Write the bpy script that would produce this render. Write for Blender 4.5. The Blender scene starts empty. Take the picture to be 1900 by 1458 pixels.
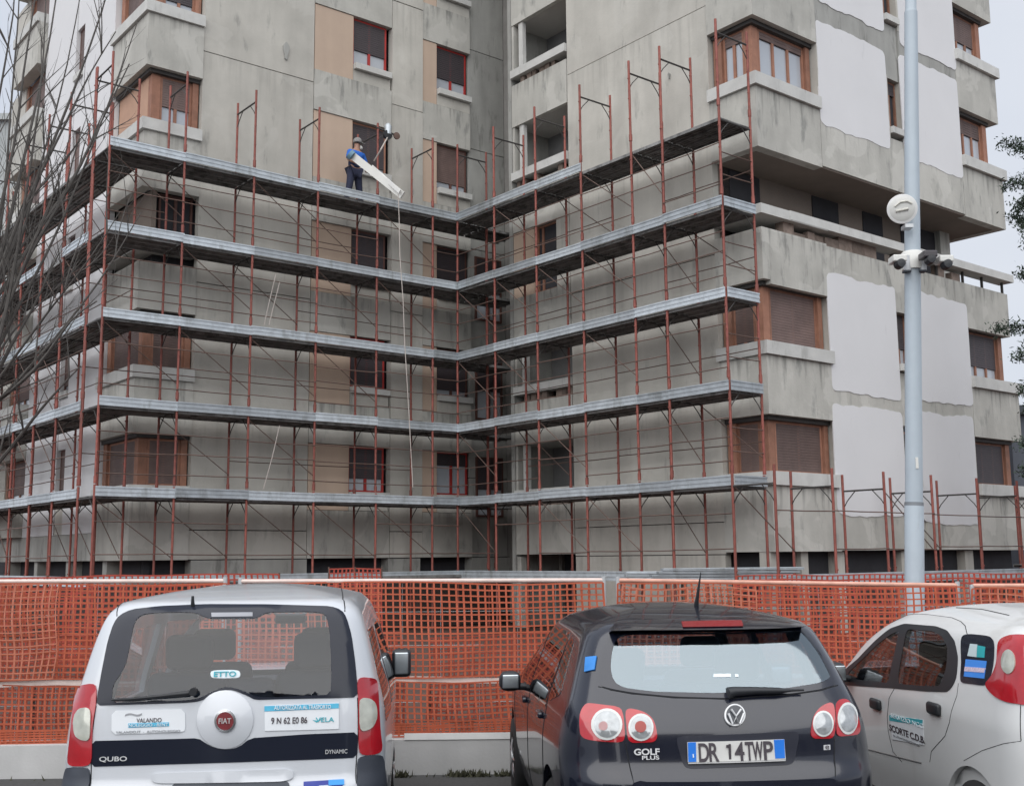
import bpy, bmesh, math, random
from mathutils import Vector, Matrix, noise
from mathutils.bvhtree import BVHTree
from mathutils.geometry import delaunay_2d_cdt
R = random.Random(7)
sc = bpy.context.scene
COL = sc.collection
# ------------------------------------------------------------------ camera
CAMH = 1.88; PITCH = .1442; ROLL = -.0099; FPX = 2101.358
cam = bpy.data.cameras.new('camera'); camo = bpy.data.objects.new('camera', cam); COL.objects.link(camo)
camo.matrix_world = Matrix.Translation((0, 0, CAMH)) @ Matrix.Rotation(math.pi/2 + PITCH, 4, 'X') @ Matrix.Rotation(ROLL, 4, 'Z')
cam.sensor_width = 36; cam.lens = FPX/1900*36; cam.clip_end = 2000; cam.clip_start = .05
sc.camera = camo
# ------------------------------------------------------------------ sky and sun (overcast)
SUN_EL, SUN_AZ = math.radians(52), math.radians(200)
w = bpy.data.worlds.new('World'); sc.world = w; w.use_nodes = True
nt = w.node_tree; nt.nodes.clear()
def N(t, k, **kw):
    n = t.nodes.new(k)
    for a, b in kw.items(): setattr(n, a, b)
    return n
wo = N(nt, 'ShaderNodeOutputWorld'); bg = N(nt, 'ShaderNodeBackground')
sky = N(nt, 'ShaderNodeTexSky', sky_type='NISHITA', sun_disc=False, sun_elevation=SUN_EL, sun_rotation=SUN_AZ, dust_density=3.0)
tc = N(nt, 'ShaderNodeTexCoord'); mp = N(nt, 'ShaderNodeMapping'); mp.inputs['Scale'].default_value = (1, 1, 2.5)
nz = N(nt, 'ShaderNodeTexNoise'); nz.inputs['Scale'].default_value = 1.6; nz.inputs['Detail'].default_value = 5
rp = N(nt, 'ShaderNodeValToRGB')
rp.color_ramp.elements[0].position = .3; rp.color_ramp.elements[0].color = (5.3, 5.85, 6.9, 1)
rp.color_ramp.elements[1].position = .7; rp.color_ramp.elements[1].color = (6.9, 7.2, 7.8, 1)
mx = N(nt, 'ShaderNodeMix', data_type='RGBA'); mx.inputs[0].default_value = .92
nt.links.new(tc.outputs['Generated'], mp.inputs[0]); nt.links.new(mp.outputs[0], nz.inputs['Vector'])
nt.links.new(nz.outputs[0], rp.inputs[0]); nt.links.new(sky.outputs[0], mx.inputs[6]); nt.links.new(rp.outputs[0], mx.inputs[7])
nt.links.new(mx.outputs[2], bg.inputs[0]); bg.inputs[1].default_value = .05; nt.links.new(bg.outputs[0], wo.inputs[0])
sl = bpy.data.lights.new('sun', 'SUN'); so = bpy.data.objects.new('sun', sl); COL.objects.link(so)
sl.energy = 1.5; sl.angle = math.radians(100); sl.color = (1, .98, .95)
so.rotation_euler = (math.pi/2 - SUN_EL, 0, math.radians(-15))
sc.view_settings.view_transform = 'Standard'; sc.view_settings.look = 'None'; sc.view_settings.exposure = 1.2; sc.view_settings.gamma = 1
sc.view_settings.use_curve_mapping = False

# ------------------------------------------------------------------ materials
MATS = {}
def mat(name, col, rough=.6, metal=0, var=.12, scale=3., streak=0, stain=None, stainamt=0, bump=0, bscale=40, coat=0, objrand=0, spec=.5, thr=.55, drip=0, pale=0):
    if name in MATS: return MATS[name]
    m = bpy.data.materials.new(name); m.use_nodes = True; t = m.node_tree; b = t.nodes['Principled BSDF']
    b.inputs['Roughness'].default_value = rough; b.inputs['Metallic'].default_value = metal
    b.inputs['Coat Weight'].default_value = coat; b.inputs['Coat Roughness'].default_value = .04
    b.inputs['Specular IOR Level'].default_value = spec
    g = N(t, 'ShaderNodeNewGeometry'); L = t.links.new
    c = N(t, 'ShaderNodeRGB'); c.outputs[0].default_value = (*col, 1); cur = c.outputs[0]
    def mulby(cur, val, fac):   # multiply colour by (1-fac .. 1+fac)
        mr = N(t, 'ShaderNodeMapRange'); mr.inputs[1].default_value = .25; mr.inputs[2].default_value = .75
        mr.inputs[3].default_value = 1-fac; mr.inputs[4].default_value = 1+fac; L(val, mr.inputs[0])
        v = N(t, 'ShaderNodeVectorMath', operation='SCALE'); L(cur, v.inputs[0]); L(mr.outputs[0], v.inputs['Scale']); return v.outputs[0]
    if var:
        n = N(t, 'ShaderNodeTexNoise'); n.inputs['Scale'].default_value = scale; n.inputs['Detail'].default_value = 6; n.inputs['Roughness'].default_value = .6
        L(g.outputs['Position'], n.inputs['Vector']); cur = mulby(cur, n.outputs[0], var)
    if streak:
        p = N(t, 'ShaderNodeMapping'); p.inputs['Scale'].default_value = (2.2, 2.2, .22); L(g.outputs['Position'], p.inputs[0])
        n = N(t, 'ShaderNodeTexNoise'); n.inputs['Scale'].default_value = 1.3; n.inputs['Detail'].default_value = 5; L(p.outputs[0], n.inputs['Vector'])
        cur = mulby(cur, n.outputs[0], streak)
    if stain:
        p = N(t, 'ShaderNodeMapping'); p.inputs['Scale'].default_value = (3.2, 3.2, .9); L(g.outputs['Position'], p.inputs[0])
        n = N(t, 'ShaderNodeTexNoise'); n.inputs['Scale'].default_value = 1.1; n.inputs['Detail'].default_value = 8; n.inputs['Roughness'].default_value = .62; L(p.outputs[0], n.inputs['Vector'])
        mr = N(t, 'ShaderNodeMapRange'); mr.inputs[1].default_value = thr; mr.inputs[2].default_value = thr+.12; mr.inputs[4].default_value = stainamt; L(n.outputs[0], mr.inputs[0])
        x = N(t, 'ShaderNodeMix', data_type='RGBA'); L(mr.outputs[0], x.inputs[0]); L(cur, x.inputs[6]); x.inputs[7].default_value = (*stain, 1); cur = x.outputs[2]
    if pale:
        n = N(t, 'ShaderNodeTexNoise'); n.inputs['Scale'].default_value = .75; n.inputs['Detail'].default_value = 7; n.inputs['Distortion'].default_value = .6
        p = N(t, 'ShaderNodeMapping'); p.inputs['Location'].default_value = (13, 5, 2); L(g.outputs['Position'], p.inputs[0]); L(p.outputs[0], n.inputs['Vector'])
        mr = N(t, 'ShaderNodeMapRange'); mr.inputs[1].default_value = .555; mr.inputs[2].default_value = .58; mr.inputs[4].default_value = pale; L(n.outputs[0], mr.inputs[0])
        x = N(t, 'ShaderNodeMix', data_type='RGBA'); L(mr.outputs[0], x.inputs[0]); L(cur, x.inputs[6]); x.inputs[7].default_value = (.55, .54, .50, 1); cur = x.outputs[2]
    if drip:      # rain streaks that start at the top edge of each piece
        tc_ = N(t, 'ShaderNodeTexCoord'); sp = N(t, 'ShaderNodeSeparateXYZ'); L(tc_.outputs['Generated'], sp.inputs[0])
        p = N(t, 'ShaderNodeMapping'); p.inputs['Scale'].default_value = (7, 7, .35); L(g.outputs['Position'], p.inputs[0])
        n = N(t, 'ShaderNodeTexNoise'); n.inputs['Scale'].default_value = 1.; n.inputs['Detail'].default_value = 3; L(p.outputs[0], n.inputs['Vector'])
        a1 = N(t, 'ShaderNodeMath', operation='MULTIPLY_ADD'); a1.inputs[1].default_value = .42; L(sp.outputs['Z'], a1.inputs[0]); L(n.outputs[0], a1.inputs[2])
        mr = N(t, 'ShaderNodeMapRange'); mr.inputs[1].default_value = .86; mr.inputs[2].default_value = 1.08; mr.inputs[4].default_value = drip; L(a1.outputs[0], mr.inputs[0])
        x = N(t, 'ShaderNodeMix', data_type='RGBA'); L(mr.outputs[0], x.inputs[0]); L(cur, x.inputs[6]); x.inputs[7].default_value = (.12, .12, .11, 1); cur = x.outputs[2]
    if objrand:
        o = N(t, 'ShaderNodeObjectInfo'); mr = N(t, 'ShaderNodeMapRange'); mr.inputs[3].default_value = 1-objrand; mr.inputs[4].default_value = 1+objrand
        L(o.outputs['Random'], mr.inputs[0]); v = N(t, 'ShaderNodeVectorMath', operation='SCALE'); L(cur, v.inputs[0]); L(mr.outputs[0], v.inputs['Scale']); cur = v.outputs[0]
    L(cur, b.inputs['Base Color'])
    if bump:
        n = N(t, 'ShaderNodeTexNoise'); n.inputs['Scale'].default_value = bscale; n.inputs['Detail'].default_value = 5; L(g.outputs['Position'], n.inputs['Vector'])
        bp = N(t, 'ShaderNodeBump'); bp.inputs['Strength'].default_value = bump; bp.inputs['Distance'].default_value = .01; L(n.outputs[0], bp.inputs['Height']); L(bp.outputs[0], b.inputs['Normal'])
    MATS[name] = m; return m
def glass(name, tint=(.6, .65, .68), refl=.12, rough=.02, gc=(1, 1, 1)):
    if name in MATS: return MATS[name]
    m = bpy.data.materials.new(name); m.use_nodes = True; t = m.node_tree; t.nodes.clear()
    o = N(t, 'ShaderNodeOutputMaterial'); tr = N(t, 'ShaderNodeBsdfTransparent'); tr.inputs[0].default_value = (*tint, 1)
    gl = N(t, 'ShaderNodeBsdfGlossy'); gl.inputs['Roughness'].default_value = rough; gl.inputs[0].default_value = (*gc, 1)
    f = N(t, 'ShaderNodeFresnel'); f.inputs[0].default_value = 1.5
    a = N(t, 'ShaderNodeMath', operation='ADD', use_clamp=True); a.inputs[1].default_value = refl
    x = N(t, 'ShaderNodeMixShader'); L = t.links.new
    g_ = N(t, 'ShaderNodeNewGeometry'); iv = N(t, 'ShaderNodeMath', operation='SUBTRACT'); iv.inputs[0].default_value = 1; m_ = N(t, 'ShaderNodeMath', operation='MULTIPLY')
    L(g_.outputs['Backfacing'], iv.inputs[1]); L(f.outputs[0], a.inputs[0]); L(a.outputs[0], m_.inputs[0]); L(iv.outputs[0], m_.inputs[1]); L(m_.outputs[0], x.inputs[0]); L(tr.outputs[0], x.inputs[1]); L(gl.outputs[0], x.inputs[2]); L(x.outputs[0], o.inputs[0])
    MATS[name] = m; return m
M_CONC = mat('concrete', (.45, .435, .395), .9, var=.16, scale=.7, streak=.07, drip=.2, pale=.22, stain=(.16, .16, .15), stainamt=.45, bump=.35, bscale=18, objrand=.05, thr=.6)
M_CONCP = mat('concrete_parapet', (.42, .412, .378), .9, var=.15, scale=1.1, streak=.08, drip=.55, pale=.45, stain=(.17, .175, .165), stainamt=.6, bump=.4, bscale=16, objrand=.05, thr=.57)
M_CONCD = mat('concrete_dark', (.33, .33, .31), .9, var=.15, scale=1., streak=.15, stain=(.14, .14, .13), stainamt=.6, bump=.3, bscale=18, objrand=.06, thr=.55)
M_SILL = mat('sill_stone', (.52, .52, .50), .8, var=.12, scale=2.5, stain=(.25, .25, .23), stainamt=.5, bump=.2, objrand=.05, thr=.58)
M_BEIGE = mat('beige_panel', (.47, .36, .28), .8, var=.05, scale=1.5, streak=.05, objrand=.04)
M_WHITEP = mat('white_plaster', (.64, .64, .65), .85, var=.03, scale=.8, stain=(.38, .38, .37), stainamt=.35, bump=.1, objrand=.015, thr=.66)
M_ORANGE = mat('orange_frame', (.28,.135,.088), .7, var=.2, scale=5, stain=(.13,.075,.055), stainamt=.5, objrand=.18)
M_RED = mat('red_frame', (.36, .03, .025), .5, var=.1)
M_BROWNW = mat('brown_frame', (.11, .05, .04), .6, var=.1)
M_SHUT = mat('brown_shutter', (.135,.092,.082), .6, var=.22, scale=2.2, streak=.15, objrand=.18)
M_SHUTD = mat('dark_shutter', (.055, .045, .05), .55, var=.1, objrand=.12)
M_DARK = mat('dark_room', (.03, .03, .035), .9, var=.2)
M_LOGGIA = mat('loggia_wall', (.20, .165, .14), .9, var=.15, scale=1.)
M_MASON = mat('broken_masonry', (.2, .155, .13), .95, var=.35, scale=6, bump=.8, bscale=12, objrand=.25)
M_WGLASS = mat('window_glass', (.40,.43,.47), .06, var=.1, scale=.5, spec=.8)  # pale base colour paints the sky's reflection into the panes
M_PAINT = mat('red_scaffold_paint', (.24,.072,.056), .6, metal=.1, var=.3, scale=8, stain=(.10, .06, .05), stainamt=.5, objrand=.15, thr=.6)
M_RUST = mat('brown_steel', (.13, .085, .07), .65, metal=.3, var=.25, scale=6, objrand=.2)
M_DKST = mat('dark_steel', (.055, .052, .05), .7, metal=.2, var=.2, objrand=.1)
M_GALV = mat('galvanised_steel', (.46,.50,.53), .45, metal=.35, var=.2, scale=5, stain=(.27,.29,.29), stainamt=.65, objrand=.24, thr=.55)
M_DECK = mat('deck_steel', (.25, .25, .245), .7, metal=.25, var=.3, scale=4, stain=(.08, .08, .078), stainamt=.7, objrand=.2, thr=.5)
M_NET = mat('orange_net', (.43,.10,.05), .55, var=.16, scale=4, spec=.3)
M_NETD = mat('orange_net_faded', (.26,.055,.035), .7, var=.2, scale=4, spec=.2)
M_FPOST = mat('fence_galvanised', (.52, .54, .55), .4, metal=.4, var=.1)
M_TAPE = mat('white_tape', (.68, .55, .50), .6, var=.15, scale=9)
M_POLE = mat('grey_pole_paint', (.40, .46, .51), .38, var=.05, scale=4, stain=(.27,.30,.32), stainamt=.55, streak=.06, thr=.56)
M_WPLA = mat('white_plastic', (.66, .66, .63), .5, var=.05)
M_BLK = mat('black_plastic', (.02, .022, .026), .45, var=.05)
M_GREYP = mat('grey_plastic', (.045, .052, .068), .55, var=.06)
M_WWALL = mat('painted_low_wall', (.46,.46,.455), .8, var=.1, scale=2, streak=.08, stain=(.2, .19, .17), stainamt=.6, bump=.15, thr=.62)
M_ASPH = mat('asphalt', (.05, .05, .05), .9, var=.2, scale=20, bump=.4, bscale=80)
M_SOIL = mat('soil', (.075,.04,.03), .95, var=.3, scale=3, bump=.5)
M_BARK = mat('grey_bark', (.085, .078, .072), .9, var=.3, scale=10)
M_LEAF = mat('evergreen_leaf', (.04,.062,.042), .7, var=.35, scale=6)
M_WEED = mat('dry_weed', (.06, .06, .035), .9, var=.4)
M_ROPE = mat('rope', (.42, .38, .35), .9, var=.1)
M_SKIN = mat('skin', (.32, .18, .13), .6, var=.05)

# ------------------------------------------------------------------ helpers
class MB:
    def __init__(s): s.v = []; s.f = []
    def add(s, vs, fs):
        n = len(s.v); s.v += [tuple(p) for p in vs]; s.f += [tuple(i+n for i in f) for f in fs]
    def box(s, a, b, X=None):
        x0, y0, z0 = a; x1, y1, z1 = b
        vs = [(x0,y0,z0),(x1,y0,z0),(x1,y1,z0),(x0,y1,z0),(x0,y0,z1),(x1,y0,z1),(x1,y1,z1),(x0,y1,z1)]
        if X: vs = [X(*p) for p in vs]
        s.add(vs, [(0,3,2,1),(4,5,6,7),(0,1,5,4),(1,2,6,5),(2,3,7,6),(3,0,4,7)])
    def tube(s, pts, r, n=6):
        pts = [Vector(p) for p in pts]; rs = r if isinstance(r, (list, tuple)) else [r]*len(pts)
        d0 = (pts[1]-pts[0]).normalized(); up = Vector((0,0,1)) if abs(d0.z) < .9 else Vector((1,0,0))
        vs = []
        for i, p in enumerate(pts):
            d = (pts[min(i+1,len(pts)-1)]-pts[max(i-1,0)]).normalized()
            a = d.cross(up).normalized(); b = a.cross(d); up = b if abs(b.dot(d)) < .5 else up
            for k in range(n):
                t = 2*math.pi*k/n; vs.append(p + a*math.cos(t)*rs[i] + b*math.sin(t)*rs[i])
        fs = [(i*n+k, i*n+(k+1)%n, (i+1)*n+(k+1)%n, (i+1)*n+k) for i in range(len(pts)-1) for k in range(n)]
        fs += [tuple(range(n))[::-1], tuple((len(pts)-1)*n+k for k in range(n))]
        s.add(vs, fs)
    def prism(s, poly, z0, z1, X=None):
        n = len(poly); vs = [(x,y,z0) for x,y in poly]+[(x,y,z1) for x,y in poly]
        if X: vs = [X(*p) for p in vs]
        s.add(vs, [tuple(range(n))[::-1], tuple(range(n,2*n))]+[(i,(i+1)%n,n+(i+1)%n,n+i) for i in range(n)])
    def lathe(s, prof, c=(0,0,0), n=24, axis='z'):
        vs = []; m = len(prof)
        for r, h in prof:
            for k in range(n):
                t = 2*math.pi*k/n; a, b = r*math.cos(t), r*math.sin(t)
                p = (a,b,h) if axis == 'z' else ((h,a,b) if axis == 'x' else (a,h,b))
                vs.append((p[0]+c[0], p[1]+c[1], p[2]+c[2]))
        fs = [(i*n+k, i*n+(k+1)%n, (i+1)*n+(k+1)%n, (i+1)*n+k) for i in range(m-1) for k in range(n)]
        fs += [tuple(range(n))[::-1], tuple((m-1)*n+k for k in range(n))]
        s.add(vs, fs)
    def mesh(s, name, smooth=False, fix=True):
        me = bpy.data.meshes.new(name); me.from_pydata(s.v, [], s.f)
        if fix:
            bm = bmesh.new(); bm.from_mesh(me); bmesh.ops.recalc_face_normals(bm, faces=bm.faces); bm.to_mesh(me); bm.free()
        if smooth: autosmooth(me, 50)
        me.update(); return me
    def build(s, name, m, parent=None, smooth=False, fix=True):
        me = s.mesh(name, smooth, fix); me.materials.append(m); return put(name, me, parent)
def put(name, me, parent=None, loc=None, rz=0):
    o = bpy.data.objects.new(name, me); COL.objects.link(o)
    if parent: o.parent = parent
    if loc is not None: o.location = loc
    if rz: o.rotation_euler.z = rz
    return o
def tag(o, label, cat, group=None, kind=None):
    if label: o['label'] = label
    if cat: o['category'] = cat
    if group: o['group'] = group
    if kind: o['kind'] = kind
    return o
def empty(name, loc, rz=0, label=None, cat=None, group=None):
    o = bpy.data.objects.new(name, None); COL.objects.link(o); o.location = loc; o.rotation_euler.z = rz
    return tag(o, label, cat, group)
CM = camo.matrix_world.to_3x3()
def ray(px, py): return (CM @ Vector(((px-950)/FPX, -(py-730.18)/FPX, -1))).normalized()
def at(px, py, Y):
    d = ray(px, py); return Vector((0,0,CAMH)) + d*(Y/d.y)
def autosmooth(me, ang=35):
    me.shade_smooth()
    try: me.set_sharp_from_angle(angle=math.radians(ang))
    except Exception: pass

# ================================================================== GROUND
TH = .6792; OX, OY = -1.5012, 31.0434
mb = MB(); mb.add([(-150,-40,0),(150,-40,0),(150,10.6,0),(-150,10.6,0)], [(0,1,2,3)]); o = mb.build('parking_ground', M_ASPH, fix=False); tag(o, 'dark asphalt of the parking area under the cars', None, kind='structure')
mb = MB(); mb.add([(-400,10.6,-.02),(400,10.6,-.02),(400,600,-.02),(-400,600,-.02)], [(0,1,2,3)]); o = mb.build('ground', M_SOIL, fix=False); tag(o, 'bare brown ground of the building site behind the fence', None, kind='structure')

# ================================================================== BUILDING
BL = empty('apartment_building', (OX, OY, 0), TH, 'grey concrete apartment block with brown shutters and corner balconies, behind the scaffolding', 'building')
# local coordinates x=a (along facade), y=-b (away from the street)
def FX(face):
    o, k = face
    if o == 'A': return lambda t,n,z: (t, k-n, z)         # faces the street: x=t
    return lambda t,n,z: (k-n, -t, z)                     # faces left: b=t
FA, FB, FC, FD = FX(('A',1.35)), FX(('B',1.35)), FX(('A',-9.6)), FX(('B',-8.55))
def bpart(name, F, t0, t1, z0, z1, m, n1=0., n0=-.22, label=None):
    mb = MB(); mb.box((t0,n0,z0),(t1,n1,z1), F); o = mb.build(name, m, BL)
    if label: o['label'] = label
    return o
OP = [(3.67,4.92),(6.53,7.93),(9.53,10.98),(12.72,14.12),(15.8,17.22),(18.9,20.32)]
TOP = 21.6
def window(F, t0, t1, z0, z1, fr, sh=.6, fm=M_ORANGE, sm=M_SHUT, mull=(.5,), n=-.16, jl=.0, jr=.0, glass_m=None, label=None):
    """frame with jambs, rolling shutter of slats above, panes below"""
    mb = MB(); f = .055
    a0, a1 = t0+jl, t1-jr
    for (x0,x1,y0,y1) in ((a0,a0+f,z0,z1),(a1-f,a1,z0,z1),(a0+f,a1-f,z0,z0+f),(a0+f,a1-f,z1-f,z1)): mb.box((x0,n-.05,y0),(x1,n+.02,y1),F)
    for q in mull:
        x = a0+(a1-a0)*q; mb.box((x-f*.7,n-.05,z0+f),(x+f*.7,n+.01,z1-f-.002),F)
    w = mb.build('window', fm, BL)
    if label: w['label'] = label
    for (b0,b1) in ((t0,a0),(a1,t1)):
        if b1-b0 > .03: bpart('jamb_panel', F, b0+.002, b1-.002, z0, z1, M_ORANGE, n+.09, n-.1)
    zs = z1-f-(z1-z0-2*f)*sh
    if sh > 0:
        mb = MB(); k = max(2, int((z1-f-zs)/.06)); h = (z1-f-zs)/k
        for i in range(k): mb.box((a0+f,n-.01,zs+i*h+.006),(a1-f,n+.012,zs+(i+1)*h),F)
        mb.box((a0+f,n-.012,zs),(a1-f,n+.002,z1-f),F)
        mb.build('shutter', sm, w)
    if sh < 1:
        mb = MB(); mb.box((a0+f,n-.04,z0+f),(a1-f,n-.03,zs),F); mb.build('pane', glass_m or M_WGLASS, w)
    return w
def sill(F, t0, t1, z, h=.17, n1=.1, m=M_SILL): return bpart('window_sill', F, t0, t1, z-h, z, m, n1, -.2)

# --- solid cores
def core(x0,x1,y0,y1,z0,z1,m=M_DARK,name='inner_wall'):
    mb = MB(); mb.box((x0,y0,z0),(x1,y1,z1)); return mb.build(name, m, BL)
core(-8.1, 2.9, 1.75, 13.9, 0, TOP)
core(3.0, 12.0, -8.0, 12, 0, TOP)
core(1.72, 3.0, -8.2, -3.3, 0, TOP)
core(3.0, 12.0, -9.25, -8.0, 0, 9.0); core(3.0, 12.0, -9.25, -8.0, 11.3, TOP)
core(1.75, 3.0, -9.25, -8.2, 0, 9.0); core(1.75, 3.0, -9.25, -8.2, 11.3, TOP)
# --- facade A (left wing, facing the street)
J = [2.62, 5.72, 8.78, 11.82, 14.9, 18.1]
zz = [1.9]+J+[TOP]
for i in range(7):
    bpart('concrete_panel', FA, -7.085, -3.885, zz[i]+.012, zz[i+1]-.012, M_CONC, -.02+R.uniform(-.006,.006))
    bpart('concrete_panel', FA, -1.335, -.27, zz[i]+.012, zz[i+1]-.012, M_CONC, .015+R.uniform(-.006,.006))
zz2 = [1.9, 4.2, 7.9, 11.1, 14.25, 17.45, TOP]
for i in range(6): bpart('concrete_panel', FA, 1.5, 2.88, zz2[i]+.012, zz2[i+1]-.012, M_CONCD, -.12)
def bay(F, c0, c1, w0, w1, side, base, vis):
    """window column between c0..c1; window w0..w1; beige panel on the other side"""
    prev = base
    for i, (s, t) in enumerate(OP):
        p0, p1 = (c0, w0) if side == 'L' else (w1, c1)
        bz = s-.5
        bpart('concrete_panel', F, c0, c1, prev+.01, bz-.01, M_CONCP, -.005+R.uniform(-.006,.006))
        bpart('concrete_panel', F, w0, w1+.06, bz+.004, s-.18, M_CONC, -.03)
        if p1-p0 > .1: bpart('beige_panel', F, p0+.01, p1-.01, bz+.004, t-.004, M_BEIGE, -.035)
        sill(F, w0+.01, w1+.05, s)
        sh, fm, sm = vis[i]
        window(F, w0+.01, w1-.01, s+.003, t-.004, None, sh, fm, sm)
        prev = t
    bpart('concrete_panel', F, c0, c1, prev+.01, TOP, M_CONCP, 0)
bay(FA, -3.87, -1.35, -2.62, -1.45, 'L', 1.9, [(.72,M_RED,M_SHUTD),(1,M_RED,M_SHUTD),(1,M_BROWNW,M_SHUTD),(.9,M_ORANGE,M_SHUTD),(.68,M_RED,M_SHUTD),(.6,M_RED,M_SHUTD)])
bay(FA, -.255, 1.49, .27, 1.43, 'L', 1.9, [(.3,M_RED,M_SHUTD),(.9,M_BROWNW,M_SHUTD),(.9,M_BROWNW,M_SHUTD),(.85,M_BROWNW,M_SHUT),(.72,M_RED,M_SHUTD),(.6,M_RED,M_SHUTD)])
# dark shuttered windows on the lower recessed end panels
for i in (0,1,2): window(FA, 1.7, 2.7, OP[i][0]-.6, OP[i][1]-.1, None, .55, M_BROWNW, M_SHUTD, n=-.08)
# base of facade A
for a0, a1 in ((-7.0,-3.85),(-1.35,-.3),(1.5,2.9)): (bpart('base_pier', FA, a0, a1, 1.42, 1.89, M_CONCD, -.04, -.39), bpart('base_pier', FA, a0, a1, 0, 1.415, mat('shaded_base',(.06,.045,.04),.9,var=.3,scale=2), -.045, -.39))
bpart('base_wall', FA, -8.2, 2.9, 0, 1.35, mat('shaded_base',(.06,.045,.04),.9,var=.3,scale=2), -.2, -.39)  # near-black colour stands in for the shaded void at the building base
# return walls of the recess
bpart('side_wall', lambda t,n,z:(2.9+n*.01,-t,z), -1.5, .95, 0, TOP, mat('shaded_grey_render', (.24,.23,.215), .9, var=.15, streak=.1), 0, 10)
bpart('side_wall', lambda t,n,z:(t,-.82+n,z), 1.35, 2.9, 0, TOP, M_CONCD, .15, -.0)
# --- facade B
for i in range(7):
    zb = [1.9,2.62,5.72,8.78,11.82,14.9,18.1,TOP]
    bpart('concrete_panel', FB, 3.23, 8.23, zb[i]+.01, zb[i+1]-.01, M_CONC, -.02+R.uniform(-.006,.006))
bpart('base_pier', FB, 3.23, 8.2, 0, 1.89, M_CONC, -.03)
def bslab(z0, z1, name='balcony_slab', m=M_SILL, n1=.06): return bpart(name, FB, .84, 3.21, z0, z1, m, n1, -1.4)
LOG = [0,1,3,4,5]
prev = 1.95
bpart('concrete_pier', FB, .84, 1.02, 0, 1.9, M_CONCP, -.02)
for i, (s, t) in enumerate(OP):
    if i == 2:
        bpart('concrete_panel', FB, .84, 3.21, prev+.01, s-.45, M_CONCP, 0)
        bpart('beige_panel', FB, .84, 1.72, s-.44, t, M_BEIGE, -.02)
        bpart('beige_panel', FB, 2.68, 3.21, s-.44, t, M_CONC, -.02)
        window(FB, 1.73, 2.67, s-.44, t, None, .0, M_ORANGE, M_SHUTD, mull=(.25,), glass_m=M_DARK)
    else:
        bpart('balcony_parapet', FB, .84, 3.21, prev+.01, s-.42, M_CONCP, 0, -.14)
        bslab(s-.2, s+.03)
        for q in range(9):     # broken blocks in the gap under the slab
            u = .9+q*.26
            if R.random() < .7: bpart('block', FB, u, u+R.uniform(.14,.24), s-.41, s-.205, M_MASON, -.05-R.uniform(0,.08), -.3)
        bpart('corner_pillar', FB, .84, .93, s+.035, t+.0, M_CONCP, -.02, -.2)
        bpart('corner_pillar', FB, 1.12, 1.3, s+.035, t+.0, M_SILL, -.05, -.18)
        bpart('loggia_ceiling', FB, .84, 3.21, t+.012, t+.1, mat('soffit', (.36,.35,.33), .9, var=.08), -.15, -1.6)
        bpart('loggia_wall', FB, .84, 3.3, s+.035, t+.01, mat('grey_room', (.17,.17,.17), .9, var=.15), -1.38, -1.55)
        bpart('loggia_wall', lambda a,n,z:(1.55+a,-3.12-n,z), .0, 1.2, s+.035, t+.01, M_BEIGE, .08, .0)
        bpart('door_leaf', lambda a,n,z:(1.6+a,-3.09-n,z), .1, .5, s+.035, t-.1, M_BROWNW, .04, .0)
    prev = t
bpart('balcony_parapet', FB, .84, 3.21, prev+.01, TOP, M_CONCP, 0, -.14)
# --- corner boxes: L-shaped parapets, slabs, windows behind
def Lpoly(cx, cy, ax, by, e, th):
    """corner (cx,cy), along +x (or -x) to ax, along y to by; e outward growth; th thickness"""
    sx = 1 if ax > cx else -1; sy = 1 if by > cy else -1
    return [(cx-sx*e, cy-sy*e) if 0 else (cx-sx*e, cy-sy*e), (ax, cy-sy*e), (ax, cy-sy*e+sy*th), (cx-sx*e+sx*th, cy-sy*e+sy*th), (cx-sx*e+sx*th, by), (cx-sx*e, by)]
def Lpart(name, cx, cy, ax, by, e, th, z0, z1, m):
    mb = MB(); mb.prism(Lpoly(cx,cy,ax,by,e,th), z0, z1); return mb.build(name, m, BL)
# left tower corner (-8.55, 1.35): faces A to x=-7.1, D to y=3.8
def corner(cx, cy, ax, by, FAx, FBy, a0, a1, b0, b1, skip, bot, spec):
    prev = bot
    for i, (s, t) in enumerate(OP):
        if i == skip:
            Lpart('corner_parapet', cx, cy, ax, by, .02, .25, prev, s-.42, M_CONCP)
            Lpart('balcony_slab', cx, cy, ax, by, .08, .9, s-.12, s+.1, M_SILL)
            prev = t; continue
        Lpart('corner_parapet', cx, cy, ax, by, .02, .25, prev, s-.3, M_CONCP)
        Lpart('window_sill', cx, cy, ax, by, .10, .5, s-.295, s, M_SILL)
        Lpart('lintel', cx, cy, ax, by, -.12, .3, t-.1, t-.004, M_DKST)
        sx = 1 if ax > cx else -1; sy = 1 if by > cy else -1
        mb = MB(); c0x, c0y = cx+sx*.22, cy+sy*.22
        mb.box((min(c0x,c0x+sx*.22), min(c0y,c0y+sy*.22), s+.002), (max(c0x,c0x+sx*.22), max(c0y,c0y+sy*.22), t-.102)); mb.build('corner_column', M_ORANGE, BL)
        sA, sB, mA, mB_ = spec[i]
        window(FAx, a0, a1, s+.002, t-.1, None, sA, M_ORANGE, mA, mull=(.33,.66) if sA < .5 else (.5,), n=-.26, jr=.16 if sx > 0 else .14)
        if sB is None: bpart('beige_panel', FBy, b0, b1, s+.002, t-.1, mat('peach_panel', (.44,.27,.19), .8, var=.08), -.22, -.3)
        else: window(FBy, b0, b1, s+.002, t-.1, None, sB, M_ORANGE, mB_, n=-.26, jl=.25)
        prev = t
    Lpart('corner_parapet', cx, cy, ax, by, .02, .25, prev, TOP, M_CONCP)
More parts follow.
